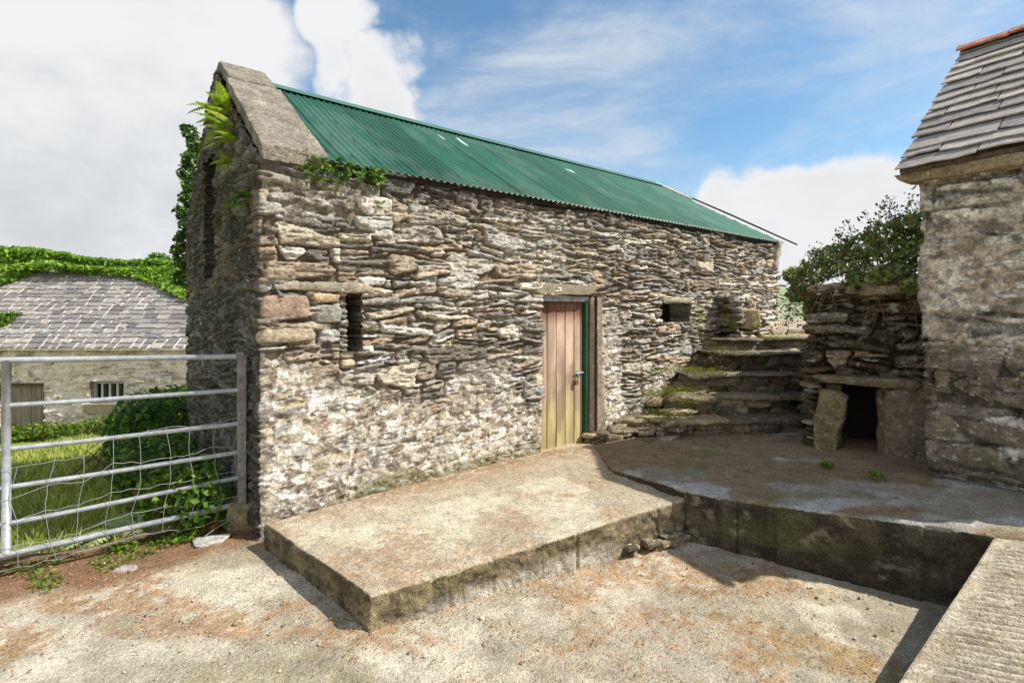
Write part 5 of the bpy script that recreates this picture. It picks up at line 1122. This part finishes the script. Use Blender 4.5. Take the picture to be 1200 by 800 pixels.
# moss cushions on the steps flank
rg = np.random.default_rng(800); parts = []
for (x, y, z, r, n) in ((1.95, 7.0, .52, .16, 700), (2.15, 7.0, .58, .12, 500), (1.9, 6.62, .33, .12, 400), (2.35, 7.2, .82, .10, 300), (2.62, 7.42, .80, .1, 300), (2.0, 7.22, .80, .12, 350), (2.5, 6.9, .53, .2, 400), (2.1, 6.6, .29, .14, 350), (2.75, 7.25, .78, .16, 350), (3.1, 7.6, 1.05, .2, 350), (2.3, 6.8, .45, .08, 300)):
    P = np.array((x, y, z))[None] + rg.normal(size=(n, 3)) * np.array((r, r * .6, r * .22)); parts.append(leaf_cloud(P, .022, np.array((0, -.3, 1.0))[None], [lin(150, 150, 40), lin(124, 132, 36), lin(96, 108, 34)], int(x * 100)))
V, F, C = merge(parts); tag(mesh_obj('moss', V, F, M['leaf'], None, C), 'yellow green moss cushions at the left edge of the steps', 'moss', kind='stuff')

# ------------------------------------------------------------------ leaf litter, needles, pebbles
rg = np.random.default_rng(901); n = 30000
x = rg.uniform(-4.6, 4.2, n); y = rg.uniform(1.7, 6.9, n); z = ground_z(x, y) + .006; wd_ = wall_dist(x, y)
e1 = np.array((-.81, 2.98)); e2 = np.array((1.56, 4.54)); sd = (e2 - e1) / np.linalg.norm(e2 - e1); fr1 = (x - e1[0]) * -sd[1] + (y - e1[1]) * sd[0]
e0 = np.array((-1.88, 3.98)); l1 = (e0 - e1) / np.linalg.norm(e0 - e1); lf = (x - e1[0]) * l1[1] - (y - e1[1]) * l1[0]
onplat = (fr1 > .02) & (lf > .02) & (wd_ > .03)
te = [(1.0, 5.25), (1.5, 4.52), (3.33, 3.60), (4.6, 3.0)]; onter = np.zeros(n, bool)
ty = np.interp(x, [p[0] for p in te], [p[1] for p in te]); onter = (y > ty + .03) & (x > 1.02) & (wd_ > 0)
onplat &= ~onter
rl = (x - 3.33) * (-.607) + (y - 3.6) * .795; onramp = (rl < -.02) & (y < ty) & (x > 1)
z = np.where(onplat, .006, z); z = np.where(onter, .055 + .06 * sst(4.5, 7, y), z)
dens_ = np.where(onplat, sst(.5, .0, wd_) * .9 + .04, 0) + np.where(onter, .25 + .75 * sst(5.0, 5.8, y) + .5 * sst(.5, .62, fbm(x * 1.4 + 9, y * 2, 74, 5)), 0)
free = ~onplat & ~onter
nearedge = np.maximum(sst(.35, 0, np.abs(fr1)) * (lf > -.2), sst(.35, 0, np.abs(lf)) * (fr1 > -.2))
dens_ = dens_ + np.where(free, .12 + .6 * nearedge + 1.0 * sst(-.7, -.1, gate_d(x, y)) * (x < -1.3) + .5 * sst(.5, .62, fbm(x * 1.5 + .8 * y, y * 2.3, 23, 5)), 0)
along = (x - A0[0]) * U[0] + (y - A0[1]) * U[1]; ok = (rg.random(n) < dens_) & ~onramp & ((wd_ > .03) | (along < -.1)) & (gate_d(x, y) * (x < -2) < .5); x, y, z = x[ok], y[ok], z[ok]; n = len(x)
P = np.stack([x, y, z + rg.uniform(0, .01, n)], -1); V, F, C = leaf_cloud(P, .020, np.array((0, 0, 2.5))[None], [lin(170, 112, 66), lin(142, 88, 52), lin(112, 72, 46), lin(190, 146, 92), lin(96, 74, 54)], 902, .38)
tag(mesh_obj('leaf_litter', V, F, M['litter'], None, C), 'reddish brown dry needles and leaf litter scattered over the yard', 'litter', kind='stuff')
mb = MB(); n = 420
for i in range(n):
    x, y = rg.uniform(-3.6, 3.2), rg.uniform(2.0, 4.5)
    f1 = (x - e1[0]) * -sd[1] + (y - e1[1]) * sd[0]; l_ = (x - e1[0]) * l1[1] - (y - e1[1]) * l1[0]
    if (f1 > -.03 and l_ > -.03) or (y > np.interp(x, [p[0] for p in te], [p[1] for p in te]) - .03 and x > 1.0) or ((x - 3.33) * (-.607) + (y - 3.6) * .795 < .03 and x > 1): continue
    if gate_d(x, y) > .1: continue
    s = rg.uniform(.004, .012) * (1.3 if rg.random() < .04 else .8); V, F = rock_vf((x, y, float(ground_z(x, y)) + s * .3), (s, s * rg.uniform(.6, 1), s * .6), rg.uniform(0, 3), 5000 + i, 3, .5, .3); mb.add(V, F, [lin(190, 180, 160), lin(150, 136, 114), lin(120, 92, 70), lin(206, 200, 188)][rg.integers(0, 4)])
tag(mb.build('pebbles', M['litter'], None, True), 'small loose grit and pebbles on the yard floor', 'pebbles', kind='stuff')
# crumbled stones under the front edge of the platform near the terrace
mb = MB(); rg = np.random.default_rng(950)
for i in range(26):
    t = rg.uniform(.72, .99); p = e1 + (e2 - e1) * t; h = rg.uniform(.03, .075); V, F = rock_vf((p[0] + .05 * sd[1] * rg.uniform(.1, 1), p[1] - .05 * sd[0] * rg.uniform(.1, 1), float(ground_z(*p)) + rg.uniform(0, .09)), (h, h * .7, h * .26), math.atan2(sd[1], sd[0]) + rg.uniform(-.3, .3), 5600 + i, 8, .15, .35); mb.add(V, F, SPAL[rg.integers(0, len(SPAL))] * rg.uniform(.8, 1.2))
tag(mb.build('loose_stones', M['stone_plain'], None, True), 'crumbled flat stones packed under the front edge of the concrete platform', 'stones')
